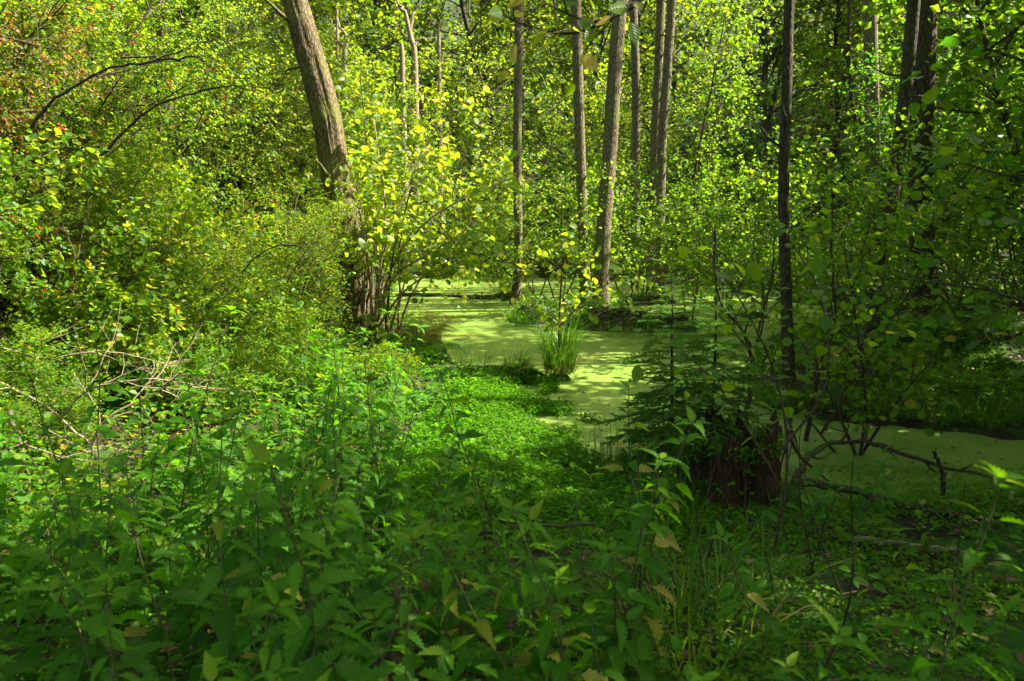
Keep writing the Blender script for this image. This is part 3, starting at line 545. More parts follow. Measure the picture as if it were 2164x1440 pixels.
def leafy(name, label, cat, loc, stems, lev, meshes, size, step, seed, flat=.75, wood='twig', yellow=None, group=None, maxl=290, rtpl=TL['round']):
    """twiggy plant; stems are polylines relative to loc; each leaf an object"""
    rng = np.random.default_rng(seed); t = thing(name, label, cat, loc, group=group); lv = [[(np.array(p), np.linspace(r, r * .3, len(p))) for p, r in stems]]
    for n, L, ang, r, up in lev: lv.append(branch(rng, lv[-1], n, L, ang, .13, up, 5, r, .14))
    g = Geo()
    for i, l in enumerate(lv):
        for p, r in l: tube(g, p, r, 6 if i == 0 else 4)
    obj('branches', g.mesh('branches', M[wood], True), t)
    P, A, Nn = twig_leaves(rng, [p for p, r in lv[-1]] + ([p[len(p) // 2:] for p, r in lv[-2]] if len(lv) > 1 else []), step, flat, .3)
    pm = rng.permutation(len(P)); rest = pm[maxl:]
    if len(rest) > 20:
        lg = Geo(); put_leaves(lg, rtpl, P[rest], A[rest], Nn[rest], size * rng.uniform(.65, 1.2, len(rest)), rng.random(len(rest))); o = obj('foliage', lg.mesh('foliage', meshes[0].materials[0]), t); o['kind'] = 'stuff'
    for k in pm[:maxl]:
        mm = meshes if yellow is None or rng.random() > yellow[0] else yellow[1]
        obj('leaf', mm[rng.integers(len(mm))], t, frame4(P[k], A[k], Nn[k], size * rng.uniform(.65, 1.2)))
    return t
def rel(pix, Yd, loc): return np.array([dp(u, v, Yd + dy) for u, v, dy in pix]) - np.array(loc)

# shrub with bright leaves in front of the leaning trunk
rng = np.random.default_rng(21)
b = np.array((-2.25, 10.9, gz(-2.25, 10.9)))
st = []
for pix in ([(790, 690, 0), (805, 560, 0), (815, 450, 0), (800, 330, .1), (790, 250, .3)], [(785, 690, 0), (780, 560, -.1), (760, 450, -.3), (745, 370, -.4)], [(795, 690, 0), (830, 560, -.1), (890, 480, -.2), (960, 430, -.3), (1040, 395, -.3), (1115, 360, -.3)],
            [(795, 690, 0), (830, 590, -.2), (900, 540, -.4), (980, 490, -.5), (1010, 450, -.5)], [(800, 690, 0), (850, 620, -.2), (920, 570, -.3), (960, 545, -.3)], [(790, 690, 0), (820, 500, .1), (870, 380, .2), (900, 300, .3)]):
    st.append((spline(rel(pix, 10.9, b), 16), .022))
leafy('alder_bush', 'sunlit alder bush with bright yellow-green leaves in front of the leaning trunk', 'shrub', b, st, [(12, (.4, .9), (.5, 1.1), .007, .03), (3, (.2, .4), (.5, 1.0), .004, 0)], LM['round', 'leaf_light'], .11, .055, 22, .3, 'twig_pale', (.06, LM['round', 'leaf_yellow']), None, 300)
place(SAP[1], 'alder_sapling', 'bright alder sapling just behind the sunlit bush at the leaning trunk', 'sapling', (-2.0, 12.2, .1), 1.1, 1.25, None, (0, 0), 'leaf_light')
place(SAP[2], 'alder_sapling', 'alder sapling on the left shore right behind the leaning trunk', 'sapling', (-2.9, 13.6, .1), 2.1, 1.3, None, (0, 0), 'leaf_light')

# sapling growing out of the sedge tussock
b = np.array((.64, 9.2, gz(.64, 9.2)))
st = [(spline([(0, 0, 0), (-.02, 0, .6), (0, .02, 1.2), (.03, 0, 1.75)], 14), .02), (spline([(0, 0, .6), (.35, -.1, 1.0), (.8, -.2, 1.3)], 10), .01), (spline([(0, 0, .6), (-.35, .05, 1.0), (-.7, .1, 1.5), (-.85, .1, 1.85)], 10), .01)]
leafy('alder_sapling', 'small alder sapling growing out of the sedge tussock in the pond', 'sapling', b, st, [(10, (.3, .65), (.7, 1.3), .006, .04), (2, (.12, .3), (.5, 1.0), .003, 0)], LM['round', 'leaf_light'], .09, .04, 23, .3, 'twig', (.05, LM['round', 'leaf_yellow']))

# beech twigs hanging into the top of the view
b = np.array((1.1, 3.0, 3.45))
st = [(spline(rel([(1420, -60, .2), (1330, 20, 0), (1250, 45, 0), (1180, 20, -.1), (1120, -10, -.2)], 3.0, b), 14), .008), (spline(rel([(1420, -60, .2), (1300, 30, .1), (1215, 70, .1), (1130, 60, .1), (1060, 30, 0), (1000, -15, 0)], 3.0, b), 14), .009)]
leafy('beech_branch', 'thin beech twigs with a few yellowing leaves hanging in at the top edge', 'branch', b, st, [(6, (.2, .45), (.4, .9), .004, -.03)], LM['oval', 'leaf_light'], .08, .10, 24, .5, 'bark_dark', (.35, LM['oval', 'leaf_yellow']))
# hazel twig in front of the spruce
b = np.array((1.55, 3.9, gz(1.55, 3.9)))
st = [(spline([(0, 0, 0), (.05, .02, .6), (-.05, 0, 1.1), (-.3, -.1, 1.55), (-.55, -.15, 1.85)], 14), .010), (spline([(0, 0, .7), (.2, -.05, 1.1), (.15, 0, 1.6), (-.1, .05, 2.0)], 12), .008), (spline([(0, 0, .5), (-.25, 0, .9), (-.5, 0, 1.2), (-.75, 0, 1.35)], 10), .006)]
leafy('beech_sapling', 'young beech with long pointed bright green leaves in front of the spruce', 'sapling', b, st, [(7, (.25, .5), (.6, 1.1), .004, 0)], LM['oval', 'leaf_alder'], .095, .07, 25, .8, 'twig')
# dark hazels reaching in from the right edge
for k, (bx, by, lb, pl) in enumerate([(3.3, 3.3, 'dark hazel boughs reaching in from the upper right edge', [[(0, 0, 0), (.1, 0, 1.5), (-.2, 0, 2.6), (-.8, .1, 3.3)], [(0, 0, 0), (0, .1, 1.6), (-.4, .1, 2.3), (-1.1, .2, 2.6)], [(0, 0, 0), (.1, -.1, 1.5), (-.2, -.1, 2.9), (-.5, 0, 3.6)]]),
                                       (3.9, 4.6, 'dark hazel boughs drooping at mid height on the right edge', [[(0, 0, 0), (0, 0, 1.0), (-.5, .1, 1.6), (-1.3, .2, 1.75)], [(0, 0, 0), (.1, 0, 1.2), (-.3, 0, 2.2), (-1.0, .1, 2.5)]]),
                                       (3.2, 6.3, 'hazel sapling with large round leaves right of the spruce', [[(0, 0, -.1), (.05, 0, .8), (-.1, 0, 1.6), (-.25, .1, 2.4)], [(0, 0, .3), (.25, -.1, .9), (.6, -.1, 1.4)], [(0, 0, .4), (-.3, 0, 1.0), (-.6, 0, 1.5)]])]):
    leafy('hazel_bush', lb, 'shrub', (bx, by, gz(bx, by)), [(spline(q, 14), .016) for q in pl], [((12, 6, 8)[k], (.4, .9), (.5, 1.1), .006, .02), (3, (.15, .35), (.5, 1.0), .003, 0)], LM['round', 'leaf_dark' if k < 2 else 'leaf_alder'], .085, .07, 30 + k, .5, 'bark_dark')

# ------------------------------------------------------------------ spruces, stump, ferns, sedges
def bough(seed, L):
    rng = np.random.default_rng(seed); g = Geo(); ng = Geo(); ax_ = spline([(0, 0, 0), (0, L * .5, -.02 * L), (0, L, -.16 * L)], 8); tube(g, ax_, np.linspace(.006, .002, 8), 4); tw = [ax_]
    for k in range(int(L / .035)):
        s = .1 + .88 * k / (L / .035); p = np.array([np.interp(s, np.linspace(0, 1, 8), ax_[:, c]) for c in range(3)]); sd = 1 if k % 2 else -1
        q = path(rng, p, (sd * .9, .8, -.1), L * .42 * (1.05 - s) + .03, 4, .1, -.03); tube(g, q, np.linspace(.003, .0012, 5), 3, cap=False); tw.append(q)
    for t in tw:
        n = int(np.linalg.norm(np.diff(t, axis=0), axis=1).sum() / .0022); s = rng.random(n); q = np.stack([np.interp(s, np.linspace(0, 1, len(t)), t[:, c]) for c in range(3)], 1)
        d = norm((t[-1] - t[0])[None]); e = norm(rng.normal(0, 1, (n, 3)) * (1, 1, .6)); a = norm(e + d * .7); sz = rng.uniform(.016, .026, n)
        wv = norm(np.cross(a, rng.normal(0, 1, (n, 3)))) * .004
        V = np.stack([q - wv, q + wv, q + a * sz[:, None]], 1).reshape(-1, 3); ng.add(V, np.arange(3 * n).reshape(-1, 3), np.repeat(rng.random(n), 3))
    return g.mesh('twigs', M['twig'], False), ng.mesh('needles', M['needle'])
BOUGH = [bough(90 + k, .5) for k in range(4)]
def spruce(label, x, y, z, H, R0, seed):
    rng = np.random.default_rng(seed); t = thing('spruce_sapling', label, 'spruce', (x, y, z)); g = Geo(); st = path(rng, (0, 0, 0), (0, 0, 1), H, 10, .015, .1); tube(g, st, np.linspace(.022, .004, 11), 7); obj('trunk', g.mesh('trunk', M['bark_dark'], True), t)
    n = 60
    for k in range(n):
        s = .08 + .9 * k / n; zz = s * H; a = k * 2.4 + rng.normal(0, .3); L = R0 * (1.02 - s) ** .8 * rng.uniform(.75, 1.2) + .06; tl = .05 + .5 * s
        M4 = Matrix.Translation((st[int(s * 10)][0], st[int(s * 10)][1], zz)) @ Matrix.Rotation(a, 4, 'Z') @ Matrix.Rotation(tl - .25, 4, 'X') @ Matrix.Scale(L / .5, 4)
        wd, nd = BOUGH[k % 4]; b_ = obj('bough', wd, t, M4); obj('needles', nd, b_)
    return t
spruce('young spruce standing right on the edge of the rotten stump', 1.62, 5.5, .35, 1.35, .62, 1)
spruce('young spruce left of the one on the stump', 1.42, 6.05, .1, 1.55, .68, 2)

def stump():
    t = thing('tree_stump', 'rotten reddish-brown stump hung with roots at the near pond edge', 'stump', (1.72, 5.2, gz(1.72, 5.2) - .06))
    rng = np.random.default_rng(4); n, sd = 26, 72; a = np.arange(sd) * TAU / sd; z = np.linspace(0, .56, n)
    A, Zz = np.meshgrid(a, z); q = np.stack([np.cos(A) * 2.2, np.sin(A) * 2.2, Zz * .7], -1).reshape(-1, 3); q2 = np.stack([np.cos(A) * 9, np.sin(A) * 9, Zz * 2.2], -1).reshape(-1, 3)
    R = .32 * (1 + .38 * np.exp(-Zz / .12)) + .14 * (vnoise(q) - .5).reshape(A.shape) * 2 - .20 * abs(vnoise(q2) - .5).reshape(A.shape)
    top = .30 * (vnoise(np.stack([np.cos(a) * 3 + 5, np.sin(a) * 3, 0 * a], 1)) - .45)[None] + .12 * (vnoise(np.stack([np.cos(a) * 12 + 5, np.sin(a) * 12, 0 * a], 1)) - .5)[None]
    Zz = Zz + top * (Zz / .56) ** 2
    V = np.stack([np.cos(A) * R, np.sin(A) * R * .9, Zz], -1).reshape(-1, 3); g = Geo(); i = np.arange(n - 1)[:, None] * sd; k = np.arange(sd)[None]; k2 = (k + 1) % sd
    inner = np.stack([np.cos(a) * R[-1] * .72, np.sin(a) * R[-1] * .66, Zz[-1] - .16], -1); V = np.vstack([V, inner, [[0, 0, .33]]]); b0 = n * sd
    f = np.stack([i + k, i + k2, i + sd + k2, i + sd + k], -1).reshape(-1, 4); f2 = np.stack([(n - 1) * sd + k[0], (n - 1) * sd + k2[0], b0 + k2[0], b0 + k[0]], -1)
    g.add(V, np.vstack([f, f2])); g.add(np.vstack([inner, [[0, 0, .33]]]), [[q_, (q_ + 1) % sd, sd] for q_ in range(sd)]); obj('body', g.mesh('body', M['stump'], True), t)
    for k in range(9):
        g = Geo(); th = rng.uniform(-2.9, .1); r = .37 + .05 * rng.random(); p = np.array((math.cos(th) * r, math.sin(th) * r * .95, rng.uniform(.35, .7)))
        s = path(rng, p, (math.cos(th) * .25, math.sin(th) * .25, -1), rng.uniform(.3, .65), 8, .16, -.05); tube(g, s, np.linspace(rng.uniform(.006, .017), .004, 9), 5); obj('root', g.mesh('root', M['stump' if k % 3 else 'bark_dark'], True), t)
    g = Geo(); nn = 2600; th = rng.random(nn) * TAU; rr = .34 * np.sqrt(rng.random(nn)); P = np.stack([np.cos(th) * rr, np.sin(th) * rr, .43 + .14 * rng.random(nn) * (rr / .34)], 1)
    put_leaves(g, TL['far'], P, rng.normal(0, 1, (nn, 3)) + (0, 0, .5), rng.normal(0, 1, (nn, 3)) + (0, 0, 1), rng.uniform(.015, .035, nn), rng.random(nn)); m_ = obj('moss_cap', g.mesh('moss_cap', M['moss']), t); m_['kind'] = 'stuff'
stump()

def frond_mesh(seed, npin=22, mm='fern'):
    rng = np.random.default_rng(seed); g = Geo(); s = np.linspace(0, 1, 26); curve = np.stack([0 * s, np.sin(s * 1.25) * .78, .62 * s - .75 * s ** 2.4 + .05 * s], 1); tube(g, curve, np.linspace(.006, .0015, 26), 3, .3, False)
    P, A, Nn, S, Lv = [], [], [], [], []
    for k in range(npin):
        q = .14 + .85 * k / npin; p = np.array([np.interp(q, s, curve[:, c]) for c in range(3)]); d = np.array([np.interp(min(q + .04, 1), s, curve[:, c]) for c in range(3)]) - p; d /= max(np.linalg.norm(d), 1e-6); up = np.cross((1, 0, 0), d)
        L = .26 * math.sin(math.pi * min(1, (q * .92 + .12)) ** .8) ** .9 + .015
        for sd in (-1, 1):
            e = norm(np.array((sd, 0, 0)) + d * .45 + np.array((0, 0, -.12)) + rng.normal(0, .06, 3)); m = max(4, int(L / .017))
            for j in range(m):
                r = (j + .5) / m; w_ = .024 * (1 - r) ** .7 + .005; c = p + e * L * r + np.array((0, 0, -.05 * r * r))
                for sg in (-1, 1): P.append(c); A.append(d * sg + e * .5); Nn.append(up + rng.normal(0, .12, 3)); S.append(w_); Lv.append(.3 + .5 * rng.random())
    put_leaves(g, (np.array([(-.26, 0, 0), (.26, 0, 0), (.0, 1, -.05)]), np.array([[0, 1, 2]])), np.array(P), np.array(A), np.array(Nn), np.array(S), np.array(Lv)); return g.mesh('frond', M[mm])
FR = [frond_mesh(100 + k) for k in range(3)]
def fern(label, x, y, n, s, seed, mm=None, z=None, el=(.0, .5), az=None):
    rng = np.random.default_rng(seed); t = thing('fern', label, 'fern', (x, y, gz(x, y) if z is None else z))
    for k in range(n):
        a = (k * TAU / n if az is None else rng.uniform(*az)) + rng.normal(0, .2); o = obj('frond', FR[k % 3], t, Matrix.Rotation(a, 4, 'Z') @ Matrix.Rotation(rng.uniform(*el), 4, 'X') @ Matrix.Rotation(rng.normal(0, .2), 4, 'Y') @ Matrix.Scale(s * rng.uniform(.7, 1.1), 4))
        if mm and (mm == 'fern' or k % 3 != 1): remat(o, M[mm])
    return t
fern('rust-tinged fern arching over the water beside the leaning trunk', -1.35, 11.1, 9, 1.0, 1, 'fern_rust', el=(.1, .6))
fern('rusty fern close against the foot of the leaning trunk', -1.8, 10.8, 8, .9, 2, 'fern_rust', el=(.1, .5))
fern('green fern at the shore below the rust-tinged one', -1.15, 10.2, 9, .8, 3)
fern('fern growing at the left foot of the rotten stump', 1.28, 5.25, 8, .62, 4)
fern('small fern drooping in front of the rotten stump', 1.95, 4.85, 7, .5, 5, el=(-.3, .1))
fern('fern on the right flank of the rotten stump', 2.2, 5.05, 6, .5, 6)
fern('fern behind the grassy bank beside the slender dark alder', 4.1, 9.2, 8, .8, 7)
fern('large fern on the root mound of the thickest tree', 6.5, 10.3, 11, 1.1, 8)
fern('fern spreading right of the root mound', 7.4, 10.6, 11, 1.0, 9)
fern('fern left of the root mound over brown litter', 5.6, 10.5, 9, .8, 10)
fern('fern on the low middle hummock in the pond', .35, 13.5, 7, .6, 12)
fern('small fern on the forest floor at lower right', 2.6, 3.3, 6, .4, 13)

def blade_geo(g, rng, n, R, L, lean, wd=.004, seg=5, base=(0, 0, 0), lv=None, dry=.15):
    for k in range(n):
        a = rng.random() * TAU; r = R * math.sqrt(rng.random()); l = L * rng.uniform(.55, 1.15); le = lean * rng.uniform(.2, 1.3); p0 = np.array(base) + (math.cos(a) * r, math.sin(a) * r, 0); b = a + rng.normal(0, .6); s = np.linspace(0, 1, seg)
        c = p0 + np.stack([np.cos(b) * le * l * s ** 1.8, np.sin(b) * le * l * s ** 1.8, l * (s - .45 * min(le, 1.2) * s ** 2.6)], 1); sd = np.array((-math.sin(b), math.cos(b), 0)) * wd * np.array([1, 1, .85, .6, .08])[:, None] * rng.uniform(.7, 1.3)
        V = np.vstack([c - sd, c + sd]); i = np.arange(seg - 1); g.add(V, np.stack([i, i + 1, seg + i + 1, seg + i], 1), (.8 + .2 * rng.random()) if rng.random() < dry else .75 * rng.random())
def tussock(label, x, y, n, R, L, lean, seed, mound=True, name='sedge_tussock', dry=.15):
    rng = np.random.default_rng(seed); z = gz(x, y); t = thing(name, label, 'sedge', (x, y, max(z, 0) - .02))
    g = Geo(); blade_geo(g, rng, n, R, L, lean, dry=dry); o = obj('blades', g.mesh('blades', M['grass']), t); o['kind'] = 'stuff'
    g = Geo(); blade_geo(g, rng, n // 3, R * 1.1, L * .45, 2.2, .004, dry=1); o = obj('dead_blades', g.mesh('dead_blades', M['grass']), t); o['kind'] = 'stuff'
    return t
tussock('tall sedge tussock standing in the duckweed with a sapling in it', .64, 9.2, 330, .2, .95, .6, 1)
tussock('small sedge tuft left of the tall tussock', .08, 9.35, 160, .16, .42, .7, 2)
tussock('thin rushes at the moss edge left of the small tuft', -.5, 9.4, 26, .4, .65, .45, 3)
for k, (x, y) in enumerate([(3.4, 7.75), (3.75, 7.6), (4.15, 7.45), (4.5, 7.3), (4.95, 7.15), (3.1, 8.0), (5.4, 7.0)]):
    tussock('%s clump of green bank grass from the left along the far side of the channel' % ('second', 'third', 'fourth', 'fifth', 'sixth', 'first', 'seventh')[k], x, y, 150, .26, .40, .9, 10 + k, name='grass_clump', dry=.05)
tussock('sedge clump on the low middle hummock', .15, 13.7, 140, .3, .5, .8, 20); tussock('sedge clump on the far-left islet', -1.2, 21.7, 160, .4, .7, .8, 21); tussock('brownish sedge clump on the wide middle hummock', 2.1, 12.6, 150, .5, .4, .9, 22, dry=.6)
tussock('thin grass at the left foot of the stump', 1.15, 4.85, 90, .3, .45, .6, 23, name='grass_clump'); tussock('limp grass in front of the stump', 1.7, 4.5, 80, .4, .26, .9, 24, name='grass_clump', dry=.3); tussock('dry grass among the nettles at bottom centre', .75, 2.6, 130, .4, .5, 1.0, 25, name='grass_clump', dry=.4)
tussock('fine rush stalks standing in the water left of the stump', .95, 5.9, 40, .4, .5, .25, 26, name='rush_clump')

# ------------------------------------------------------------------ logs, sticks, post, dry twigs
def stick(name, label, cat, P, r0, r1, m, seed, forks=0, fl=(.2, .5), up=.0):
    rng = np.random.default_rng(seed); P = np.array(P, float); t = thing(name, label, cat, P[0]); s = spline(P - P[0], max(14, 5 * len(P))); s[1:-1] += rng.normal(0, r0 * .35, s[1:-1].shape); g = Geo(); tube(g, s, np.linspace(r0, r1, len(s)) * (1 + .15 * rng.normal(0, 1, len(s)).clip(-1, 1)), 8); obj('stem', g.mesh('stem', M[m], True), t)
    l1 = branch(rng, [(s, np.linspace(r0, r1, len(s)))], forks, fl, (.4, 1.1), .16, up, 6, r0 * .5, .1) if forks else []
    for p, r in l1:
        g = Geo(); tube(g, p, r, 5)
        for q, rr in branch(rng, [(p, r)], 2, (fl[0] * .5, fl[1] * .5), (.4, 1.0), .16, up, 4, r0 * .25): tube(g, q, rr, 4)
        obj('side_branch', g.mesh('side_branch', M[m], True), t)
    return t
stick('log', 'long thin dark log floating near the far end of the pond', 'log', [(-2.95, 17.9, .03), (-1.9, 17.7, .05), (-.9, 17.6, .02)], .05, .03, 'log', 1, 0)
stick('log', 'short log lying against the islet right of the long floating log', 'log', [(-1.05, 17.2, .03), (-.4, 17.3, .06), (.2, 17.4, .15)], .06, .05, 'log', 2, 2, (.2, .4), .1)
stick('log', 'dark branch lying along the moss edge to the small sedge tuft', 'log', [(-.75, 9.65, .06), (-.3, 9.55, .1), (.2, 9.4, .08), (.55, 9.0, .04)], .03, .02, 'log', 3, 2)
stick('mossy_branch', 'crooked moss-covered branch arching over the channel', 'branch', [(2.35, 5.6, .02), (2.7, 6.0, .17), (3.15, 6.1, .2), (3.6, 5.75, .12), (4.1, 5.45, .06)], .03, .012, 'log', 4, 5, (.15, .45), -.02)
stick('mossy_branch', 'second mossy branch running low from the stump towards lower right', 'branch', [(2.25, 5.4, .1), (2.6, 5.25, .12), (2.95, 4.95, .1), (3.2, 4.75, .12)], .035, .02, 'log', 5, 3, (.15, .3), .0)
stick('stick', 'upright dark broken stick poking out of the channel', 'stick', [(3.45, 5.35, 0), (3.43, 5.36, .2), (3.36, 5.4, .36)], .02, .014, 'bark_dark', 6, 0)
stick('stick', 'leaning dark stick standing in the channel behind the mossy branch', 'stick', [(3.05, 6.35, -.02), (2.85, 6.5, .25), (2.7, 6.6, .45)], .012, .008, 'bark_dark', 7, 1, (.1, .2))
stick('fallen_stick', 'bare reddish stick lying on the ground at lower right', 'stick', [(2.15, 4.35, gz(2.15, 4.35) + .03), (2.5, 4.15, gz(2.5, 4.15) + .04), (2.85, 4.1, gz(2.85, 4.1) + .03)], .022, .016, 'twig_pale', 8, 0)
stick('fallen_branch', 'dead branch across the nettles at bottom centre', 'branch', [(-.25, 3.4, .62), (.05, 3.3, .72), (.4, 3.2, .78)], .012, .008, 'twig', 9, 2, (.15, .3))
stick('fallen_branch', 'long bare forked twig reaching across the channel bank towards the ferns', 'branch', [(3.5, 8.0, .55), (4.0, 8.1, .75), (4.6, 8.4, .95), (5.0, 8.6, 1.15)], .012, .006, 'twig_pale', 10, 4, (.3, .6))
stick('small_sapling', 'thin leafless dark stem beside the slender alder behind the stump', 'stem', [(2.9, 6.7, 0), (2.95, 6.7, .5), (3.05, 6.75, 1.0), (3.3, 6.8, 1.5)], .022, .008, 'bark_dark', 12, 6, (.3, .7), .06)
stick('small_sapling', 'thin crooked dark stem rising from the stump through the spruces', 'stem', [(1.85, 5.45, .5), (1.9, 5.5, 1.0), (1.82, 5.5, 1.3), (1.6, 5.5, 1.6), (1.55, 5.5, 2.1)], .018, .008, 'bark_dark', 13, 5, (.3, .6), .05)
q = gp(45, 900, .45)
stick('post', 'weathered upright stake at the left edge', 'post', [(-4.15, 6.1, gz(-4.15, 6.1) - .05), (-4.16, 6.1, .8), (-4.12, 6.1, 1.25)], .042, .036, 'twig_pale', 14, 0)
for k, (P, lb) in enumerate([([(-3.3, 5.0, .75), (-3.0, 4.9, 1.0), (-2.6, 5.0, 1.05), (-2.2, 5.1, .95)], 'pale dry forked twig lying highest in the tangle at left'), ([(-3.9, 5.2, 1.0), (-3.4, 5.0, .85), (-3.0, 4.8, .65), (-2.6, 4.7, .6)], 'pale dry twig slanting down through the tangle at left'),
                             ([(-4.2, 5.6, 1.2), (-3.7, 5.5, 1.1), (-3.2, 5.5, 1.15), (-2.7, 5.6, 1.0)], 'pale dry twig lying level behind the tangle at left'), ([(-3.3, 4.5, .95), (-3.1, 4.3, .75), (-2.95, 4.1, .55)], 'short thick dry stick leaning at the left edge'), ([(-2.9, 4.6, .5), (-2.75, 4.6, .85), (-2.4, 4.7, 1.05), (-2.2, 4.6, 1.2)], 'pale dry twig rising steeply on the right of the tangle'), ([(-4.0, 4.9, .6), (-3.5, 4.7, .7), (-2.9, 4.5, .62), (-2.4, 4.4, .7)], 'pale dry twig lying lowest in the tangle at left')]):
    stick('dry_twig', lb, 'twig', P, (.016 if k == 3 else .011), .004, 'twig' if k == 3 else 'twig_pale', 40 + k, 0 if k == 3 else 9, (.3, .8), .03)
# arching hawthorn limbs that show dark against the light
for k, (pix, Yd, r, lb) in enumerate([([(210, 760), (270, 690), (320, 610), (345, 570)], 7.4, .06, 'thick slanting dark hawthorn stem at left'), ([(270, 690), (330, 655), (400, 645), (490, 640), (560, 600)], 7.4, .022, 'side limb curving right from the slanting hawthorn stem'), ([(55, 300), (100, 225), (220, 150), (330, 130), (420, 120)], 6.6, .022, 'long dark limb arching across the upper left thicket'),
                                      ([(210, 330), (320, 230), (440, 190), (520, 180)], 6.8, .017, 'second dark limb rising across the upper left thicket'), ([(440, 770), (490, 690), (500, 600), (560, 530), (650, 515)], 7.0, .015, 'pale bowed shoot left of the leaning trunk'), ([(140, 830), (145, 700), (160, 560), (130, 470)], 6.2, .014, 'slender pale upright shoot in the left thicket'), ([(0, 650), (50, 560), (90, 500)], 6.5, .05, 'dark leaning stem at the very left edge')]):
    P = [dp(u, v, Yd) for u, v in pix]; stick('hawthorn_limb', lb, 'limb', P, r * .75, r * .35, 'bark_dark' if k not in (4, 5) else 'twig', 60 + k, 5, (.4, 1.0), .02)

# ------------------------------------------------------------------ nettles
def nettle_var(seed, H):
    rng = np.random.default_rng(seed); st = path(rng, (0, 0, 0), (rng.normal(0, .12), rng.normal(0, .12), 1), H, 12, .05, .06); L = []; nn = max(5, int(H / .075)); ph = rng.random() * TAU
    for k in range(nn):
        s = .18 + .82 * (k + .5) / nn; x = s * 12; i = min(int(x), 11); p = st[i] + (st[i + 1] - st[i]) * (x - i); ph += math.pi / 2 + rng.normal(0, .15)
        sz = .14 * (1 - .75 * max(0, s - .55) / .45) * rng.uniform(.75, 1.15)
        for sd in (0, math.pi):
            if s < .35 and rng.random() < .45: continue
            a = ph + sd + rng.normal(0, .2); el = rng.uniform(-.35, .2) + (.45 if s > .9 else 0); ax_ = (math.cos(a) * math.cos(el), math.sin(a) * math.cos(el), math.sin(el)); pe = p + np.array(ax_) * sz * .28 + (0, 0, .01)
            L.append((pe, ax_, np.array((-math.cos(a) * math.sin(el), -math.sin(a) * math.sin(el), 1.0)) + rng.normal(0, .3, 3), sz, p, s))
    for k in range(4):
        a = ph + .8 + k * math.pi / 2; el = .25 + .3 * (k % 2); ax_ = (math.cos(a) * math.cos(el), math.sin(a) * math.cos(el), math.sin(el)); L.append((st[-1] + np.array(ax_) * .008, ax_, np.array((-math.cos(a) * math.sin(el), -math.sin(a) * math.sin(el), 1.0)), .055 + .02 * (k % 2), st[-1], 1.0))
    g = Geo(); tube(g, st, np.linspace(.0042, .0018, 13), 5)
    for pe, ax_, n_, sz, p, s_ in L: tube(g, np.array([p, (p + pe) / 2 + (0, 0, .004), pe]), .0014, 3, cap=False)
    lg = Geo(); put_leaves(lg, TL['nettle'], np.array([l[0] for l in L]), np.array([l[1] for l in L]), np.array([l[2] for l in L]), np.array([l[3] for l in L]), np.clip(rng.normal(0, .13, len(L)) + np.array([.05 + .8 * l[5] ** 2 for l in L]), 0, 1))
    return g.mesh('stem', M['stem'], True), L, lg.mesh('foliage', M['nettle'])
NV = [nettle_var(200 + k, h) for k, h in enumerate((.95, .8, .7, 1.05, .6, .88, .5))]
rng = np.random.default_rng(77); cnt = {}
def nettle(x, y, v, single, label, group, yellow=.03, sc=1.0, z=None, rz=None):
    t = thing('nettle', label, 'nettle', (x, y, (gz(x, y) if z is None else z) - .03), rng.random() * TAU if rz is None else rz, sc * rng.uniform(.85, 1.12), group, (rng.normal(0, .2), rng.normal(0, .2)))
    sm, L, fol = NV[v]; obj('stem', sm, t)
    if not single: obj('foliage', fol, t); return
    for pe, ax_, n_, sz, p, s_ in L:
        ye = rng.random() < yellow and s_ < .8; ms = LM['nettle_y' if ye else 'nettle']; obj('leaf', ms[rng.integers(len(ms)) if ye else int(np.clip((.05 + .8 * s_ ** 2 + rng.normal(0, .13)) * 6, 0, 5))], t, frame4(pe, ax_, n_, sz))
def dens(x, y):                             # how thick the nettles stand
    left = 1.0 if x < .2 else max(.10, 1 - (x - .2) * 1.1)
    if y > 4.6 and x > -.3: return 0
    if y > 2.5 and x > -.16 * y: left *= .22
    if x < -2.0 and y > 3.2: left *= .15
    if x > .6: left = min(left, .32)
    return left * (1 if y < 6.2 else .5) * (0 if sdf(np.array([x]), np.array([y]))[0] < .1 else 1)
n = 0; got = []
while n < 240:
    y = .75 + 6.3 * rng.random() ** 1.15; x = rng.uniform(-.82, .82) * (y + .25)
    if math.hypot(x, y) < .95 or rng.random() > dens(x, y) or any((x - a) ** 2 + (y - b_) ** 2 < .012 for a, b_ in got): continue
    near = y < 2.5 and abs(x) < .78 * y; v = rng.integers(7)
    sc = 1.0 if x < .4 else .8
    if y < 1.6: sc *= .8
    if y > 2.8 and -2.2 < x < -.16 * y: sc *= rng.uniform(1.0, 1.4)
    if y > 2.5 and x > -.16 * y: sc *= .65
    if .2 < x / y < .42 and y > 2.2: continue
    got.append((x, y)); n += 1
    zx = 0 if x < -.45 * y else (1 if x < .06 * y else 2); zy = 0 if y < 2.3 else (1 if y < 3.8 else 2)
    zn = ((('in the shaded bottom left corner', 'at the bottom edge left of the drooping yellowing one', 'at the bottom edge right of the drooping yellowing one'), ('halfway up the dense left patch', 'in the middle of the near bank', 'on the thin cover before the stump'), ('at the back of the left patch below the hawthorn', 'along the edge of the bright moss carpet', 'beside the water right of the moss carpet'))[zy][zx])
    lb, gr = 'stinging nettle with serrated leaves ' + zn, 'nettles ' + zn
    nettle(x, y, v, near, lb, gr, .03 if x < 0 else .07, sc)
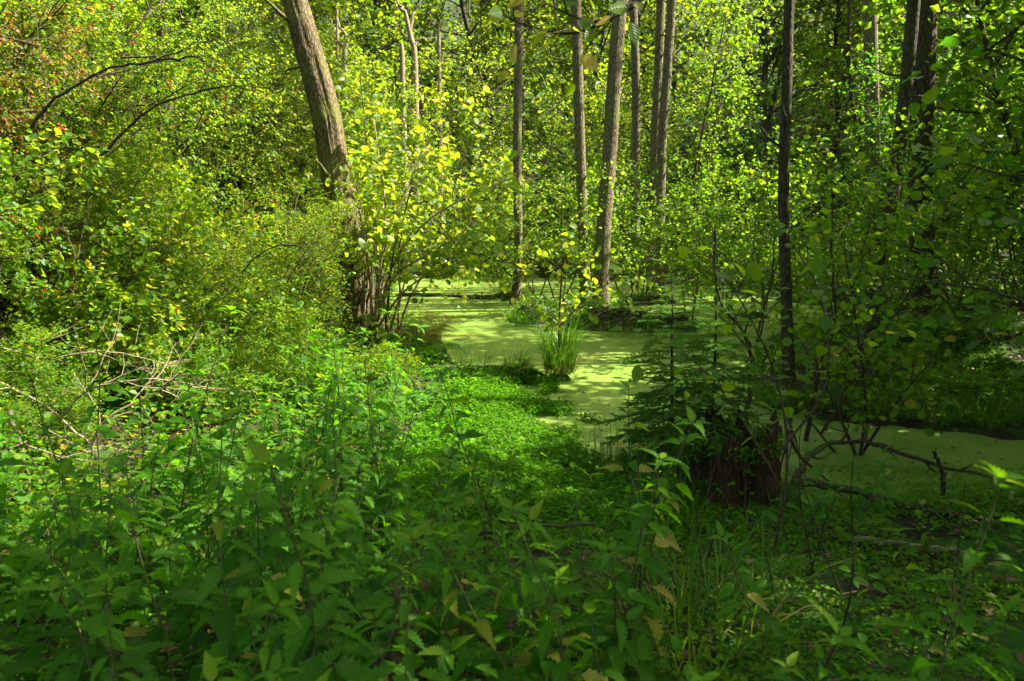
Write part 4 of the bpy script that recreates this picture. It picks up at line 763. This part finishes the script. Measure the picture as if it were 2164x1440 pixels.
for (x, y, z, v, sc, ye, lb) in [(.24, 1.55, .75, 3, 1.0, .35, 'tall drooping nettle with yellowing lower leaves at bottom centre'), (.36, 2.3, .6, 0, 1.05, .55, 'nettle with withered pale yellow leaves behind the drooping one'), (.62, 1.05, .98, 3, .8, 0, 'blurred dark nettle very close at the right edge'), (-.22, 1.35, .72, 1, .95, 0, 'bright nettle shoot rising close at the bottom left of centre'),
                                  (-.75, 1.25, .75, 0, .85, 0, 'dark close nettle at lower left'), (.62, 3.35, .45, 0, 1.15, .3, 'tall pale-leaved nettle rising over the moss before the pond'), (1.05, 2.6, .5, 2, .9, .2, 'nettle leaning at bottom centre below the stump'), (2.2, 4.2, .3, 0, .8, .05, 'nettle with fresh green top right of the stump'), (-.12, 4.1, .35, 0, 1.1, .1, 'nettle standing up before the bright moss carpet')]:
    nettle(x, y, v, True, lb, None, ye, sc, z)

for k in range(14):
    x = rng.uniform(-.6, 1.9); y = rng.uniform(1.8, 3.9); z = gz(x, y); g = Geo(); h_ = rng.uniform(.5, .95)
    t = thing('dead_stalk', 'thin dead brown stalk standing among the nettles', 'stalk', (x, y, z - .03), group='dead stalks among the nettles'); st = path(rng, (0, 0, 0), (rng.normal(0, .15), rng.normal(0, .15), 1), h_, 9, .08, .02); tube(g, st, np.linspace(.005, .002, 10), 5); obj('stem', g.mesh('stem', M['bark_dark'], True), t)
    for q, rr in branch(rng, [(st, np.linspace(.004, .002, 10))], 4, (.06, .16), (.4, 1.0), .2, 0, 4, .002): g = Geo(); tube(g, q, rr, 3); obj('side_branch', g.mesh('side_branch', M['twig'], True), t)

# ------------------------------------------------------------------ carpets: moss, starwort, low herbs, litter, floating bits
def scatter(name, label, cat, n, box, test, tpl, size, m, seed, lift=(.0, .05), flat=1.0, tilt=1.0):
    rng = np.random.default_rng(seed); x = rng.uniform(box[0], box[1], n); y = rng.uniform(box[2], box[3], n); k = test(x, y, rng); x, y = x[k], y[k]; h = np.maximum(hgt(x, y), .0) + rng.uniform(*lift, len(x)); n = len(x)
    g = Geo(); put_leaves(g, tpl, np.stack([x, y, h], 1), rng.normal(0, 1, (n, 3)) * (1, 1, .25 * tilt), rng.normal(0, .35 * tilt, (n, 3)) + (0, 0, flat), size * rng.uniform(.5, 1.4, n), rng.random(n))
    return tag(obj(name, g.mesh(name, M[m])), label, cat, kind='stuff')
nz = lambda x, y, f, o=0: fbm(np.stack([x + o, y, 0 * x], 1), f, 3)
scatter('starwort', 'bright green starwort carpet between the nettles and the duckweed', 'moss', 115000, (-1.6, 1.6, 3.9, 9.6), lambda x, y, r: (sdf(x, y) > -.15 + 1.6 * (nz(x, y, 2.2) - .5) + .8 * (nz(x, y, 9) - .5)) & (sdf(x, y) < 2.2) & (x > -1.3 + .12 * (y - 4)) & (r.random(len(x)) < sstep(3.9, 5.2, y)), TL['far'], .034, 'moss', 1, (.0, .10))
scatter('flat_moss', 'bright moss and low herbs on the right-hand flat', 'moss', 90000, (2.6, 9.5, 7.0, 12.5), lambda x, y, r: (sdf(x, y) > .05) & (nz(x, y, .9, 3) > .47), TL['far'], .035, 'moss', 2, (.0, .05))
scatter('bank_herbs', 'low green herbs and moss covering the near bank', 'herb', 60000, (-3.5, 4.5, 1.2, 5.3), lambda x, y, r: (abs(x) < .95 * y + .3) & (nz(x, y, 1.6, 9) > .52) & (sdf(x, y) > -.1), TL['far'], .028, 'moss', 3, (.0, .07))
scatter('bank_seedlings', 'small leafy seedlings between the nettles', 'herb', 6500, (-4.5, 4.5, 1.0, 6.5), lambda x, y, r: (abs(x) < .95 * y + .3) & (sdf(x, y) > .1) & (nz(x, y, 1.2, 5) > .46), TL['oval'], .055, 'nettle', 4, (.02, .28))
scatter('raft_weed', 'mossy weed mat floating along the near side of the channel', 'moss', 36000, (2.0, 6.2, 4.6, 6.0), lambda x, y, r: (sdf(x, y) < .3) & (r.random(len(x)) < .25 + .75 * sstep(5.9, 5.0, y + .6 * (nz(x, y, 1.5) - .5))), TL['far'], .018, 'moss', 5, (.004, .03))
scatter('leaf_litter', 'brown fallen leaves on the forest floor', 'leaf litter', 42000, (-7, 10, .8, 13), lambda x, y, r: (abs(x) < .9 * y + .4) & (sdf(x, y) > .15) & (r.random(len(x)) < np.where((x > 3) & (y > 7), .8, .42)), TL['small'], .055, 'litter', 6, (.005, .03), 1, .8)
scatter('pale_litter', 'pale dry fallen leaves dotted over the right-hand flat', 'leaf litter', 900, (2.3, 9, 3.0, 11.5), lambda x, y, r: (sdf(x, y) > .1), TL['small'], .06, 'pale_dry', 7, (.02, .06))
scatter('floating_leaves', 'dark bits and fallen leaves floating on the duckweed', 'leaf litter', 4200, (-3, 8, 5, 22), lambda x, y, r: (sdf(x, y) < -.05) & (r.random(len(x)) < .25 + .75 * sstep(11, 6, y)), TL['small'], .034, 'litter', 8, (.004, .008), 1, .1)
scatter('thicket_floor', 'low leafy undergrowth beneath the hawthorn thicket', 'undergrowth', 22000, (-10, -1.3, 3.6, 16), lambda x, y, r: sdf(x, y) > .15, TL['small'], .05, 'leaf_haw', 9, (.02, .5))
scatter('hummock_cover', 'moss and small herbs on the hummocks in the pond', 'moss', 34000, (-2.5, 7, 12, 23), lambda x, y, r: (hgt(x, y) > .05) & (sdf(x, y) < .3), TL['far'], .06, 'leaf_dark', 10, (.0, .12))
scatter('far_undergrowth', 'leafy undergrowth along the far shore and the foot of the hillside', 'undergrowth', 70000, (-16, 18, 13, 34), lambda x, y, r: (sdf(x, y) > .2) & (nz(x, y, .5, 4) > .40) & (r.random(len(x)) < .9), TL['small'], .10, 'leaf_alder', 11, (.05, 1.1))
scatter('hillside_undergrowth', 'leafy undergrowth covering the hillside between the trees', 'undergrowth', 32000, (-45, 45, 30, 62), lambda x, y, r: abs(x) < .8 * y, TL['far'], .28, 'leaf_far', 12, (.05, 2.2))
scatter('shore_seedlings', 'small leafy seedlings on the left shore below the ferns', 'herb', 5000, (-3.2, -.4, 6.2, 11), lambda x, y, r: sdf(x, y) > .1, TL['oval'], .05, 'nettle', 14, (.02, .22))
